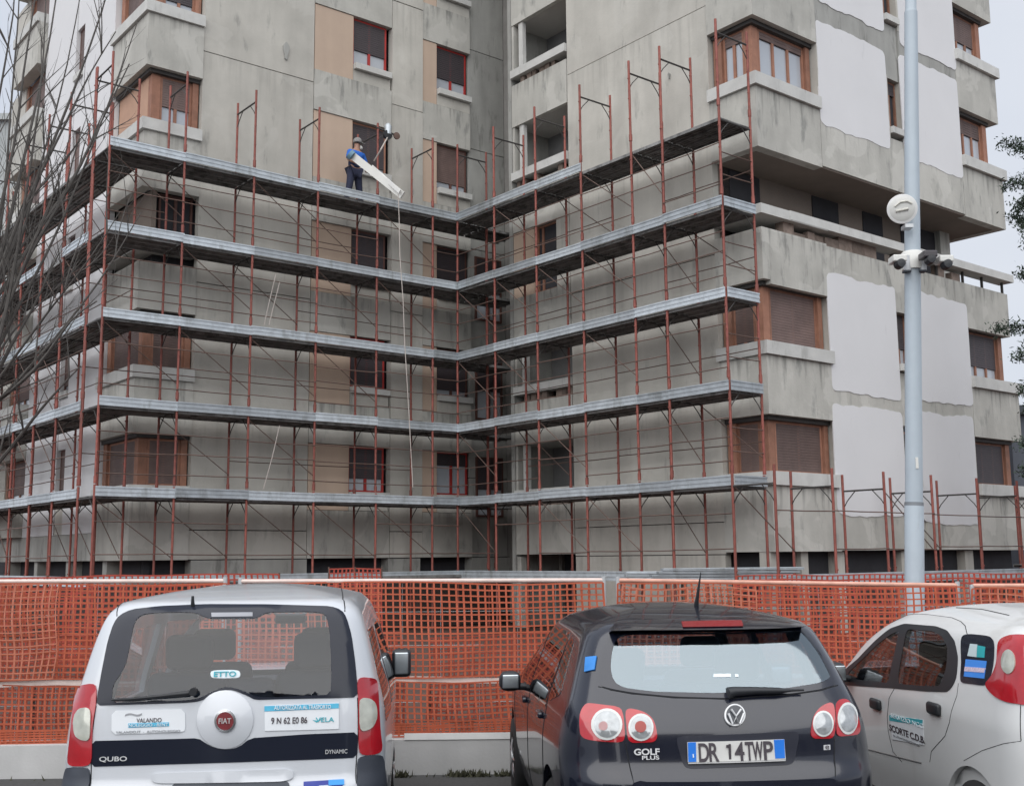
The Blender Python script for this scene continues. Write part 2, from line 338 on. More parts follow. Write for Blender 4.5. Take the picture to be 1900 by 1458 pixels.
corner(-8.55, 1.35, -7.1, 3.85, FA, FD, -8.1, -7.12, -3.83, -1.8, 2, 1.9,
       [(1,1,M_SHUT,M_SHUT),(1,1,M_SHUT,M_SHUT),0,(.62,None,M_SHUT,M_SHUT),(.8,.8,M_SHUTD,M_SHUT),(.8,.8,M_SHUTD,M_SHUT)])
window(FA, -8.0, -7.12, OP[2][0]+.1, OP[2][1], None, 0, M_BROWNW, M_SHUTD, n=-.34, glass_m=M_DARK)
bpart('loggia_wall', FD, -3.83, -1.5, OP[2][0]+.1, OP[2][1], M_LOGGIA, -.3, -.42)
# right tower corner (1.35,-9.6): faces C to x=3.72, B to y=-8.25
corner(1.35, -9.6, 3.72, -8.25, FC, FB, 1.82, 3.68, 8.27, 9.14, 2, 1.95,
       [(1,1,M_SHUT,M_SHUT),(1,.96,M_SHUT,M_SHUT),0,(.14,.2,M_SHUT,M_SHUT),(.3,.3,M_SHUT,M_SHUT),(.3,.3,M_SHUT,M_SHUT)])
# far right corner box (12.4,-9.6)
XE = 12.3
def Rbox(name, z0, z1, e, th, m, xs=10.1):
    mb = MB(); mb.prism([(XE+e,-9.6-e),(xs,-9.6-e),(xs,-9.6-e+th),(XE+e-th,-9.6-e+th),(XE+e-th,-6),(XE+e,-6)], z0, z1); mb.build(name, m, BL)
prev = 1.95
for i, (s, t) in enumerate(OP):
    x0 = 10.15 if i > 2 else 9.85
    if i == 2:
        prev = t; continue
    Rbox('corner_parapet', prev, s-.3, .02, .25, M_CONCP, x0); Rbox('window_sill', s-.295, s, .12, .5, M_SILL, x0)
    bpart('lintel', FC, x0+.02, XE-.3, t-.1, t-.004, M_DKST, -.12, -.35)
    window(FC, x0+.02, 11.95, s+.002, t-.1, None, (1,.74,0,.35,.62,.6)[i], M_ORANGE, M_SHUTD if i < 3 else M_SHUT, mull=(.4,.7), n=-.26, jr=.22)
    mb = MB(); mb.box((11.7,-9.1,s),(12.0,-6,t-.1)); mb.build('side_wall', M_DARK, BL)
    prev = t
Rbox('corner_parapet', prev, TOP, .02, .25, M_CONCP, 10.15)
# --- facade C walls between
def cw(a0,a1,z0,z1,m=M_CONC,n=.012,name='concrete_panel'): return bpart(name, FC, a0, a1, z0, z1, m, n)
for lo, hi, xl, xr in ((1.97,7.72,3.73,9.84),(11.06,TOP,3.73,10.14)):
    pass
# lower: continuous band under loggia and base band
for (z0,z1) in ((1.97,OP[0][0]-.31),(5.0,OP[1][0]-.31)):
    cw(3.73,6.5,z0,z1,M_CONCP); cw(6.51,7.3,z0,z1+.1,M_CONCP,-.04); cw(7.31,9.84,z0,z1,M_CONCP)
for i in (0,1):
    s,t = OP[i]
    cw(3.73,6.5,s-.3,t+.07 if i==0 else t-.1); cw(7.12,9.84,s-.3,t+.07 if i==0 else t-.1)
    window(FC, 6.52, 7.1, s+.0, t-.05, None, .7, M_ORANGE, M_SHUTD, n=-.18); sill(FC, 6.51, 7.11, s-.002)
cw(1.58,12.1,OP[1][1]-.09,9.06,M_CONCP,.022,'concrete_band')
for i in (3,4,5):
    s,t = OP[i]
    if i == 3: pass
    cw(3.73,6.72,s-.3,t); cw(7.34,10.14,s-.3,t)
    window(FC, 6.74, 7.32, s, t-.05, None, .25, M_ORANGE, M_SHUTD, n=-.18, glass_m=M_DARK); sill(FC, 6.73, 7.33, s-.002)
    nt_ = OP[i+1][0]-.31 if i < 5 else TOP
    cw(3.73,6.72,t+.01,nt_,M_CONCD); cw(6.725,7.335,t-.04,nt_+.1,M_CONCD,-.04); cw(7.34,10.14,t+.01,nt_,M_CONCD)
cw(3.735,10.14,11.03,OP[3][0]-.31,M_CONCP,.018,'concrete_band')
# loggia storey of the right tower
bpart('loggia_ceiling', FC, 1.62, XE, 10.99, 11.06, M_LOGGIA, -.02, -1.7)
bpart('loggia_ceiling', FC, 10.15, XE, 11.06, 11.2, M_CONCP, -.01, -2.0)
mb = MB(); mb.box((1.6,-8.2,9.0),(11.6,-8.0,11.0)); mb.build('loggia_wall', M_LOGGIA, BL)
for a0, a1 in ((2.0,3.1),(5.2,6.3),(7.4,8.3),(9.2,11.2)):
    mb = MB(); mb.box((a0,-8.23,9.3),(a1,-8.19,10.95)); mb.build('door_opening', M_DARK, BL)
bpart('pillar', FC, 10.9, 11.4, 9.0, 11.0, M_CONCP, -1.2, -1.9)
mb = MB(); mb.box((XE-2.0,-9.35,8.9),(XE-.1,-8.25,9.06)); mb.build('loggia_floor', M_CONCD, BL)
mb = MB(); mb.box((1.7,-9.35,8.9),(XE-2.02,-8.25,9.06)); mb.build('loggia_floor', M_CONCD, BL)
bpart('balcony_slab', FC, 2.3, XE+.1, 9.43, 9.64, M_SILL, .09, -.35)
x = 1.7
while x < 10.2:     # broken masonry below the rail slab, piece by piece
    wd = R.uniform(.22,.6)
    if R.random() < (.85 if x < 6 else .35):
        bpart('masonry_block', FC, x, x+wd-.02, 9.062, 9.43-R.choice((0,0,.1,.18)), M_MASON, -.06-R.uniform(0,.08), -.3)
    x += wd
for a in (7.6, 8.7, 10.0, 11.0, 12.1): bpart('slab_strut', FC, a, a+.05, 9.062, 9.43, M_DKST, -.1, -.16)
# right tower base
for a0, a1 in ((1.35,1.6),(2.4,2.65),(3.7,4.0),(6.3,6.8),(9.2,9.6)): bpart('base_pier', FC, a0, a1, 0, 1.95, M_CONC, -.12, -.42)
bpart('base_wall', FC, 1.5, 12, 0, 1.2, MATS['shaded_base'], -.3, -.45)
bpart('base_slab', FC, 1.4, 12.0, 1.955, 1.968, M_DKST, -.03, -.42)
# white patches
def blob(t0, t1, z0, z1, F, m=M_WHITEP, n=-.012, jag=.035, name='white_plaster_patch'):
    P = []; r = .14
    def seg(p, q, k):
        for i in range(k): P.append([p[0]+(q[0]-p[0])*i/k, p[1]+(q[1]-p[1])*i/k])
    def arc(cx, cy, a): 
        for i in range(5):
            an = math.radians(a+i*18); P.append([cx+r*math.cos(an), cy+r*math.sin(an)])
    k = 34
    seg((t0,z1-r),(t0,z0+r),k); arc(t0+r,z0+r,180); seg((t0+r,z0),(t1-r,z0),k*2); arc(t1-r,z0+r,270); seg((t1,z0+r),(t1,z1-r),k); arc(t1-r,z1-r,0); seg((t1-r,z1),(t0+r,z1),k*2); arc(t0+r,z1-r,90)
    out = []
    sd = R.uniform(0,50)
    for i, (x, z) in enumerate(P):
        nn = noise.noise(Vector((x*.9, z*.9, sd)))*jag*1.3 + noise.noise(Vector((x*3.5, z*3.5, sd)))*jag*.6 + noise.noise(Vector((x*11, z*11, sd)))*jag*.12
        hor = z < z0+r or z > z1-r
        x += noise.noise(Vector((z*1.1, sd, x*.3)))*jag*.6; z += nn*(2.2 if hor else .3); out.append((x, z))
    mb = MB(); vs = [F(x, n, z) for x, z in out]+[F(x, n-.03, z) for x, z in out]; k = len(out)
    mb.add(vs, [tuple(range(k)), tuple(range(k,2*k))[::-1]]+[(i,(i+1)%k,k+(i+1)%k,k+i) for i in range(k)])
    return mb.build(name, m, BL)
for a0,a1,z0,z1 in ((3.74,6.66,12.1,14.72),(7.3,10.16,12.05,14.86),(3.78,6.7,15.25,17.9),(7.4,10.2,15.2,18.0),(3.78,6.7,18.35,21),(7.4,10.2,18.35,21)): blob(a0,a1,z0,z1,FC,n=.027)
for a0,a1,z0,z1 in ((3.66,6.47,5.62,8.42),(7.14,9.86,5.72,8.5),(3.62,6.47,2.75,5.32),(7.14,9.8,2.62,5.42)): blob(a0,a1,z0,z1,FC,n=.027)
# --- facade D (far left, painted white) with narrow windows and a far corner
bpart('white_wall', FD, -6.38, -3.87, 2.6, TOP, M_WHITEP, -.02)
bpart('white_wall', FD, -10.0, -7.12, 2.6, TOP, M_WHITEP, -.02)
bpart('base_wall', FD, -12.6, -3.87, 1.9, 2.59, M_CONCD, -.03); bpart('base_wall', FD, -12.6, -1.6, 0, 1.38, MATS['shaded_base'], -.3, -.45); bpart('dark_void', FD, -12.6, -1.6, 1.385, 1.89, M_DARK, -.46, -.6)
for q_ in (-11.8,-9.0,-6.2,-3.4): bpart('base_pier', FD, q_, q_+.3, 1.385, 1.895, M_CONCD, -.12, -.45)
prev = 2.6
for i, (s, t) in enumerate(OP):
    bpart('wall_panel', FD, -7.1, -6.4, prev+.003, s-.18, M_WHITEP if i > 0 else M_CONC, -.05)
    window(FD, -7.1, -6.4, s, t, None, .9, M_BROWNW, M_SHUT, n=-.15); sill(FD, -7.11, -6.39, s-.002, n1=.04); prev = t
    z0 = (OP[i-1][1] if i else 2.6)
    bpart('corner_parapet', FD, -12.6, -10.02, z0, s-.3, M_CONCP, .25, -.1)
    bpart('window_sill', FD, -12.65, -10.02, s-.298, s, M_SILL, .32, -.2)
    window(FD, -12.3, -10.05, s+.002, t-.004, None, .85, M_ORANGE, M_SHUT, n=-.18, jl=.3)
    core(-8.5, -8.1, 12.2, 13.8, s, t, M_CONC, 'side_wall')
bpart('wall_panel', FD, -7.1, -6.4, prev+.003, TOP, M_WHITEP, -.05)
bpart('corner_parapet', FD, -12.6, -10.02, prev, TOP, M_CONCP, .25, -.1)
# roof slab
mb = MB(); mb.prism([(-8.8,1.1),(2.6,1.1),(1.1,.9),(1.1,-9.8),(12.5,-9.8),(12.5,12),(2.9,12),(2.9,14),(-8.8,14)], TOP+.002, TOP+.5); mb.build('roof', M_CONC, BL)
# thin cracks / vertical dirt runs as chipped spots on the panels
for (F,t,z,s_) in ((FA,-4.75,15.55,.16),(FB,7.0,13.55,.05),(FA,-.6,12.4,.05)):
    mb = MB(); P = [(t+s_*math.cos(a)*(.5+.2*math.sin(3*a)), z+s_*1.6*math.sin(a)) for a in [i*math.pi/6 for i in range(12)]]
    mb.add([F(x,.03 if F is FB else .022,q) for x,q in P]+[F(x,-.03,q) for x,q in P], [tuple(range(12)), tuple(range(12,24))[::-1]]+[(i,(i+1)%12,12+(i+1)%12,12+i) for i in range(12)])
    mb.build('chipped_patch', M_CONCD, BL)

# ================================================================== SCAFFOLDING
ZD = [1.53+2*k for k in range(6)]      # top of toe board of lift 0..5
def meshof(fn, name, m, smooth=False):
    mb = MB(); fn(mb); me = mb.mesh(name, smooth); me.materials.append(m); return me
PR = .03
def post_mesh(h): 
    def f(mb):
        mb.tube([(0,0,0),(0,0,h)], PR, 8); mb.tube([(0,0,.0),(0,0,.16)], PR*1.35, 8)
        for q in (.55, 1.05, 1.55):
            if q < h: mb.tube([(0,-.045,q),(0,.03,q)], .018, 5)
    return meshof(f, 'post', M_PAINT, True)
ME_POST = post_mesh(2.0)
ME_BAR = meshof(lambda mb: mb.tube([(0,.02,0),(0,1.03,0)], .022, 6), 'crossbar', M_DKST, True)
def kn(mb):
    mb.tube([(0,.02,-.34),(0,.1,-.22),(0,.3,-.02)], .012, 5)
ME_KN = meshof(kn, 'strut', M_DKST, True)
ME_KN2 = meshof(lambda mb: mb.tube([(0,1.03,-.34),(0,.95,-.22),(0,.75,-.02)], .012, 5), 'strut', M_DKST, True)
_pc = {}
def plank_mesh(L):
    k = ('p', round(L,2))
    if k not in _pc:
        def f(mb):
            mb.box((.012,0,-.018),(L-.012,.325,0)); mb.box((.012,0,-.07),(L-.012,.014,-.0185)); mb.box((.012,.311,-.07),(L-.012,.325,-.0185))
            for q in (.11,.21): mb.box((.03,q,-.045),(L-.03,q+.012,-.0185))
        _pc[k] = meshof(f, 'deck_plank', M_DECK)
    return _pc[k]
def toe_mesh(L):
    k = ('t', round(L,2))
    if k not in _pc:
        def f(mb):
            mb.box((.0,-.012,-.22),(L,0,0)); mb.box((.0,-.026,-.035),(L,-.012,-.004)); mb.box((.0,-.022,-.13),(L,-.012,-.095)); mb.box((.0,-.026,-.218),(L,-.012,-.19))
        _pc[k] = meshof(f, 'toe_board', M_GALV)
    return _pc[k]
def rail_mesh(L):
    k = ('r', round(L,2))
    if k not in _pc: _pc[k] = meshof(lambda mb: mb.tube([(0,0,0),(L*.5,0,-.008),(L,0,0)], .013, 5), 'guard_rail', M_RUST, True)
    return _pc[k]
def diag_mesh(L, drop=1.45):
    k = ('d', round(L,2), drop)
    if k not in _pc: _pc[k] = meshof(lambda mb: mb.tube([(0,0,0),(L,0,-drop)], .012, 5), 'diagonal_brace', M_RUST, True)
    return _pc[k]
RZB = -math.pi/2
def scaffold(label, P, along, ts, lifts=(0,1,2,3,4,5), top=True, ends=(False,False), sgn=1, norail=(5,), toe=True, notoe=lambda k,i: False, decks=True, group='scaffolding runs round the building', low=False):
    """P(t, d, z) -> building-local point; along 'x' or 'y'; ts sorted in the local +x direction of the run"""
    rt = empty('scaffolding', (0,0,0), 0, label, 'scaffolding', group)
    base = Vector((OX,OY,0)); rt.location = base; rt.rotation_euler.z = TH
    rz = 0 if along == 'x' else RZB
    def pl(name, me, t, d, z, tilt=None):
        o = put(name, me, rt, P(t,d,z), rz); return o
    for i, t in enumerate(ts):
        for k in lifts:
            if k == max(lifts) and not top: continue
            z0 = ZD[k]+.05 if k > 0 else 0.02
            fr = pl('crossbar', ME_BAR, t, 0, ZD[k]+1.74 if k < 9 else 0)
            put('strut', ME_KN, rt, P(t,0,ZD[k]+1.74), rz); put('strut', ME_KN2, rt, P(t,0,ZD[k]+1.74), rz)
            for d in (0, 1.05):
                o = pl('post', ME_POSTL if low else (ME_POST if k > 0 else ME_POST0), t, d, z0)
                o.rotation_euler.x = R.uniform(-.004,.004); o.rotation_euler.y = R.uniform(-.004,.004)
    for i in range(len(ts)-1):
        t, L = ts[i], abs(ts[i+1]-ts[i])
        for k in lifts:
            z = ZD[k]
            if decks and (k > 0):
                for q in range(3): pl('deck_plank', plank_mesh(L), t, .035+q*.33, z-.2+R.uniform(-.004,.004))
                if toe and not notoe(k,i):
                    o = pl('toe_board', toe_mesh(L+.03), t, -.03-.012*(i%2), z+R.uniform(-.012,.012)); o.rotation_euler.y = R.uniform(-.006,.006)
            if k in norail: continue
            for h in ((.28,.78,1.2) if k > 0 else (.48,1.22)):
                if R.random() < .93:
                    o = pl('guard_rail', rail_mesh(L), t, -.035, z+h+R.uniform(-.03,.03)); o.rotation_euler.y = R.uniform(-.008,.008)
            if k > 0 and R.random() < .75: pl('guard_rail', rail_mesh(L), t, 1.09, z+.8+R.uniform(-.05,.05))
            if R.random() < .8: pl('diagonal_brace', diag_mesh(L, 1.3), t, .04 if R.random()<.6 else 1.0, z+1.72)
    return rt
ME_POST0 = post_mesh(3.54); ME_POSTL = post_mesh(3.62)
PA = lambda t,d,z: (t, d, z)
PB = lambda t,d,z: (d, t, z)             # run parallel to B: local y = -b, pieces turned -90 deg run towards -y
PD = lambda t,d,z: (-9.85+d, t, z)
A_T = [-9.85,-8.05,-6.25,-4.45,-2.65,-.85]
SA = scaffold('rust red tube scaffolding with steel decks along the wall where the worker stands', PA, 'x', A_T, norail=(5,))
# link deck into the inner corner
for k in range(1,6):
    for q in range(3): put('deck_plank', plank_mesh(1.84), SA, (-.85,.035+q*.33,ZD[k]-.2)); put('deck_plank', plank_mesh(1.3), SA, (1.0,.035+q*.33,ZD[k]-.205))
    put('toe_board', toe_mesh(.86), SA, (-.85,-.035,ZD[k]))
    for h in (.28,.78,1.2):
        if k < 5: put('guard_rail', rail_mesh(.85), SA, (-.85,-.035,ZD[k]+h))
    put('post', ME_POST, SA, (1.05,.03,ZD[k]-1.95)); put('post', ME_POST, SA, (2.1,1.05,ZD[k]-1.95))
for h in (.48,1.22): put('guard_rail', rail_mesh(.85), SA, (-.85,-.035,ZD[0]+h))
put('base_board', toe_mesh(10.7), SA, (-9.85,-.1,ZD[0]+.02))
put('base_board', plank_mesh(3.6), SA, (-2.6,-.3,ZD[0]-.08)); put('base_board', plank_mesh(3.6), SA, (-9.6,-.3,ZD[0]-.08))
B_T = [0,-1.7,-3.45,-5.2,-6.95,-7.95,-9.65]
SB = scaffold('rust red tube scaffolding stepping up along the wall to the right of the inner corner', PB, 'y', B_T, norail=(5,), notoe=lambda k,i: k == 5 and i > 2)
for k in range(1,6):      # end boards of the run
    o = put('toe_board', toe_mesh(1.05), SB, (0,-9.7,ZD[k])) if k < 5 else None
    pass
    for h in (.5,1.0):
        if k < 5: put('guard_rail', rail_mesh(1.05), SB, (0,-9.66,ZD[k]+h))
put('base_board', toe_mesh(9.6), SB, (-.1,0,ZD[0]+.02), RZB)
SD = scaffold('rust red tube scaffolding receding along the white left side wall, behind the bare tree', PD, 'y', [13.75,11.95,10.15,8.35,6.55,4.75,2.95,1.12], norail=(5,), notoe=lambda k,i: k == 5 or (k == 4 and i in (3,5)))
put('base_board', toe_mesh(12), SD, (-9.95,12,ZD[0]+.02), RZB)
PC = lambda t,d,z: (t, -11.05+d, z)
SC = scaffold('low rust red scaffold frames without decks in front of the right facade', PC, 'x', [-.42,1.45,3.33,5.2,7.16,9.1,11.0,12.9,14.8], lifts=(0,), norail=(), decks=False, low=True)
put('base_board', toe_mesh(9.6), SC, (-.4,-11.2,ZD[0]-.03)); put('base_board', toe_mesh(5.4), SC, (9.3,-11.2,ZD[0]+.02))
for k_, (t_, L_) in enumerate(((9.6,2.2),(10.2,2.4))): put('deck_plank', plank_mesh(1.84), SC, (9.5+1.9*k_,-10.9,ZD[0]+.06))

# steel planks stored on the base of the scaffolding
LBL = ['lowest long grey steel plank of the stack behind the dark hatchback','second steel plank from the bottom of the stack behind the dark hatchback','third steel plank from the bottom of the stack behind the dark hatchback','topmost steel plank of the stack behind the dark hatchback',
 'bottom plank of the small stack left of the long steel planks','middle plank of the small stack left of the long steel planks','top plank of the small stack left of the long steel planks']
root0 = Matrix.Translation((OX,OY,0)) @ Matrix.Rotation(TH,4,'Z')
for i in range(7):
    big = i < 4; L_ = 2.9 if big else 1.5
    mb = MB(); mb.box((-L_/2,-.16,0),(L_/2,.16,.052)); mb.box((-L_/2,-.175,.008),(L_/2,-.161,.02)); mb.box((-L_/2,-.175,.034),(L_/2,-.161,.046))
    for q in (-.1,.0,.1): mb.box((-L_/2+.05,q-.02,.0525),(L_/2-.05,q+.02,.057))
    o = mb.build('steel_plank', M_GALV); j = i if big else i-4
    p = at(1330 if big else 1222, 1072, 23.5) if big else at(1226, 1072, 25.0)
    o.location = (p.x+R.uniform(-.05,.05)+(.12*j if big else 0), p.y, p.z+j*.063-.05); o.rotation_euler.z = R.uniform(-.01,.01)+(.05 if big else .02)
    tag(o, LBL[i], 'plank', 'steel planks stacked at the foot of the scaffolding')
def trestle(p, L_, label):
    mb = MB()
    for sx in (-L_/2+.1, L_/2-.1):
        for sy in (-.12,.12): mb.box((p.x+sx-.04,p.y+sy-.04,0),(p.x+sx+.04,p.y+sy+.04,p.z-.01))
    mb.box((p.x-L_/2,p.y-.17,p.z-.009),(p.x+L_/2,p.y+.17,p.z+.0)); o = mb.build('trestle', M_MASON); tag(o, label, 'trestle')
pp = at(1330,1072,23.5); pp.z -= .055; trestle(pp, 2.2, 'wooden trestle under the long steel planks')
pp = at(1226,1072,25.0); pp.z -= .055; trestle(pp, 1.2, 'short wooden trestle under the small plank stack')

# ================================================================== LOW WALL AND SITE FENCE
FY = 10.35
def ztop(x): return .28+.012*(x+4.6) if x < 3 else .37
mb = MB(); mb.prism([(-16,0),(16,0),(16,.40),(-4.6,.28),(-16,.2)], FY-.02, FY+.30, lambda a,b,c:(a,c,b)); o = mb.build('low_wall', M_WWALL); tag(o, 'low light grey concrete wall under the orange net fence', 'wall')
mb = MB(); mb.box((-.98,FY-.028,.30),(.05,FY-.0205,.355)); mb.build('white_strip', mat('white_matte', (.75,.75,.74), .7), o)  # thin white strip laid on the wall face
def net(x0, x1, z0f, z1f, y, cw_, ch_, sw, m, seed, wob=.012, sag=.0, name='orange_net', parent=None, sx=0):
    nx = int((x1-x0)/cw_); nz_ = int((z1f((x0+x1)/2)-z0f((x0+x1)/2))/ch_)
    def P(u, v, off=0):
        x = x0+(x1-x0)*u; z = z0f(x)+(z1f(x)-z0f(x))*v
        q = Vector((x*1.1, z*1.5, seed))
        dx = noise.noise(q)*wob*2.2; dz = noise.noise(q+Vector((9,3,1)))*wob*1.4 - sag*math.sin(u*math.pi*2.3+seed)*v; dy = noise.noise(q*.9+Vector((2,8,5)))*.05 + noise.noise(q*3.1)*.02
        f = noise.noise(Vector((x*5,seed,z*.7)))*wob*.5
        return Vector((x+dx+f, y+dy+off, z+dz))
    mb = MB()
    for i in range(nx+1):
        vs = []; u = i/nx; wd = sw*(1+.5*noise.noise(Vector((i*1.7,seed,0))))
        for j in range(nz_*2+1):
            p = P(u, j/(nz_*2)); vs += [(p.x-wd/2,p.y-.0015,p.z),(p.x+wd/2,p.y-.0015,p.z),(p.x+wd/2,p.y+.0015,p.z),(p.x-wd/2,p.y+.0015,p.z)]
        mb.add(vs, [(j*4+a,j*4+(a+1)%4,(j+1)*4+(a+1)%4,(j+1)*4+a) for j in range(nz_*2) for a in (0,2)])
    for j in range(nz_+1):
        vs = []; v = j/nz_; wd = sw*(.8+.4*noise.noise(Vector((j*2.3,seed,4))))
        for i in range(nx+1):
            p = P(i/nx, v); vs += [(p.x,p.y-.003,p.z-wd/2),(p.x,p.y-.003,p.z+wd/2),(p.x,p.y+.0,p.z+wd/2),(p.x,p.y+.0,p.z-wd/2)]
        mb.add(vs, [(i*4+a,i*4+(a+1)%4,(i+1)*4+(a+1)%4,(i+1)*4+a) for i in range(nx) for a in (0,2)])
    o = mb.build(name, m, parent, fix=False); o['kind'] = 'stuff'; return o
panels = [(-6.0,-2.62,1.72,1.695,.0,'site fence panel with orange net behind the white van, leftmost'),(-2.52,.84,1.69,1.668,.0,'site fence panel with orange net between the white van and the dark hatchback'),
          (.93,4.07,1.665,1.59,.0,'site fence panel with orange net behind the dark hatchback roof'),(4.16,7.6,1.585,1.56,.0,'site fence panel with orange net right of the grey lamp post, behind the white car')]
for i,(x0,x1,za,zb,_,lb) in enumerate(panels):
    rt = empty('fence_panel', (x0,FY+.14,0), 0, lb, 'fence', 'site fence panels with orange net')
    X = lambda x: x-x0
    zt = lambda x: za+(zb-za)*(x-x0)/(x1-x0)
    zl = lambda x: ztop(x)+.01
    for xx in (x0+.02, x1-.02):
        mb = MB(); mb.tube([(X(xx),0,ztop(xx)-.02),(X(xx),0,zt(xx)+(.035 if i<3 else .01))],.021,10); mb.build('fence_post', M_FPOST, rt, True)
    mb = MB(); mb.tube([(X(x0+.03),0,zt(x0)),(X(x1-.03),0,zt(x1))],.02,10); mb.build('top_rail', M_TAPE if i < 2 else mat('pinkish_rail',(.62,.34,.26),.6,var=.2,scale=8), rt, True)
    mb = MB(); n_ = 16; pts = [(X(x0+(x1-x0)*k/n_), -.05, .80+.012*math.sin(k*.9+i)+(.0 if i else -.0)) for k in range(n_+1)]
    for k in range(n_):
        a, b = pts[k], pts[k+1]; mb.add([(a[0],a[1],a[2]-.024),(b[0],b[1],b[2]-.024),(b[0],b[1],b[2]+.024),(a[0],a[1],a[2]+.024),(a[0],a[1]+.004,a[2]-.024),(b[0],b[1]+.004,b[2]-.024),(b[0],b[1]+.004,b[2]+.024),(a[0],a[1]+.004,a[2]+.024)],[(0,1,2,3),(7,6,5,4),(0,4,5,1),(3,2,6,7)])
    mb.build('white_tape', M_TAPE, rt)
    mb = MB()     # welded wires behind the net
    k = 0; xx = x0+.1
    while xx < x1-.05: mb.tube([(X(xx),.015,ztop(xx)+.02),(X(xx),.015,zt(xx)-.02)],.002,4); xx += .35
    for z in (.6,1.1,1.4): mb.tube([(X(x0+.04),.018,z),(X(x1-.04),.018,z)],.002,4)
    mb.build('wire_grid', M_FPOST, rt)
    def loc(o):
        for v in o.data.vertices: v.co.x -= x0; v.co.y -= FY+.14
    o = net(x0+.01,x1-.01,lambda x:.83,lambda x:zt(x)-.025,FY+.09,.0635,.054,.0165,M_NET,i*7+1,wob=.017,sag=.005,parent=rt); loc(o)
    o = net(x0+.01,x1-.01,lambda x:ztop(x)+.02,lambda x:.79,FY+.085,.0635,.05,.0165,M_NET,i*7+4,wob=.022,sag=.006,parent=rt); loc(o)
    o = net(x0+.01,x1-.01,lambda x:ztop(x)-.0,lambda x:ztop(x)+.11,FY+.06,.05,.02,.016,M_NET,i*7+5,wob=.012,parent=rt); loc(o)
    if i in (0,2,3):      # loose second layer folded over part of the panel
        xa_, xb_ = (x0+.02, x0+1.9) if i == 0 else ((x0+.02, x0+1.25) if i == 2 else (x0+.1,x0+1.4))
        o = net(xa_,xb_,lambda x:.86,lambda x:zt(x)-.03,FY+.03,.066,.057,.013,MATS['orange_net_loose'] if 'orange_net_loose' in MATS else mat('orange_net_loose',(.46,.15,.09),.6,var=.2,scale=4),i*11+3,wob=.035,sag=.02,parent=rt); loc(o)
# faded orange nets further back on the site
for (x0,x1,y,h,lb) in ((-9,-1.2,12.3,1.12,'faded orange net hung inside the site behind the white van'),(-1.0,5.4,13.6,1.02,'faded orange net hung inside the site behind the middle fence panels'),(5.6,14,12.9,1.2,'faded orange net hung inside the site at the far right')):
    rt = empty('site_net', (x0,y,0), 0, lb, 'safety net', 'safety nets inside the building site')
    xx = x0
    while xx <= x1+.01:
        mb = MB(); mb.tube([(xx-x0,.03,0),(xx-x0,.03,h+.05)],.02,8); mb.build('stake', M_RUST, rt, True); xx += (x1-x0)/4
    mb = MB(); mb.tube([(0,.03,h-.02),(x1-x0,.03,h-.02)],.012,6); mb.build('line', M_NETD, rt, True)
    for q in (0,):
        o = net(x0,x1,lambda x:.03,lambda x:h-.02+.04*math.sin(x*1.3),y-q,.06,.05,.02+.008*q,M_NETD,y+q*33,wob=.03,parent=rt)
        for v in o.data.vertices: v.co.x -= x0; v.co.y -= y
# red net right at the scaffold foot
for (p0x,p1x,Y_,zt_,lb) in ((-12.5,-4.2,20.5,1.62,'red net fence at the scaffold foot on the far left'),(-4.2,-3.0,26,1.68,'small red net at the scaffold foot right of the centre left wall'),(4.2,11,21.5,1.50,'red net fence at the scaffold foot on the right')):
    rt = empty('site_net', (p0x,Y_,0), 0, lb, 'safety net', 'safety nets inside the building site')
    o = net(p0x,p1x,lambda x:.03,lambda x:zt_,Y_,.1,.09,.035,mat('red_net',(.34,.05,.03),.7,var=.2),Y_,wob=.03,parent=rt)
    for v in o.data.vertices: v.co.x -= p0x; v.co.y -= Y_
    for xx in (0,(p1x-p0x)/2,p1x-p0x):
        mb = MB(); mb.tube([(xx,.03,0),(xx,.03,zt_+.03)],.02,6); mb.build('stake', M_RUST, rt, True)

# ================================================================== LAMP POST, DISH, CAMERAS
pb, pt = at(1697,1085,12.2), at(1690,10,12.2)
ax = (pt-pb)/(pt.z-pb.z); b0 = pb-ax*pb.z
def pole(z): return b0+ax*z
LP = empty('lamp_post', b0, 0, 'tall pale grey metal lamp post standing behind the net fence', 'lamp post')
L_ = lambda p: p-b0
mb = MB(); mb.tube([L_(pole(0)),L_(pole(2.38)),L_(pole(2.42))],[.103,.1,.092],28); mb.build('lower_post', M_POLE, LP, True)
mb = MB(); mb.tube([L_(pole(2.36)),L_(pole(2.425))],.099,28); mb.build('collar', mat('seam',(.2,.22,.24),.6), LP, True)
mb = MB(); mb.tube([L_(pole(2.42)),L_(pole(5.0)),L_(pole(8.0))],[.092,.086,.072],28); mb.build('upper_post', M_POLE, LP, True)
mb = MB(); mb.tube([L_(pole(8.0)),L_(pole(8.03)),L_(pole(11.0))],[.07,.062,.055],28); mb.build('top_post', M_POLE, LP, True)
t_ = L_(pole(11.0)); mb = MB(); mb.tube([t_,t_+Vector((0,-.6,.25)),t_+Vector((0,-1.4,.3))],.035,10); mb.box((t_.x-.14,t_.y-2.0,t_.z+.26),(t_.x+.14,t_.y-1.35,t_.z+.36)); mb.build('lamp_head', M_POLE, LP)
mb = MB(); q = L_(pole(2.83)); mb.box((q.x-.012,q.y-.098,q.z-.05),(q.x+.016,q.y-.088,q.z+.07)); mb.build('reflector_strip', M_WPLA, LP)
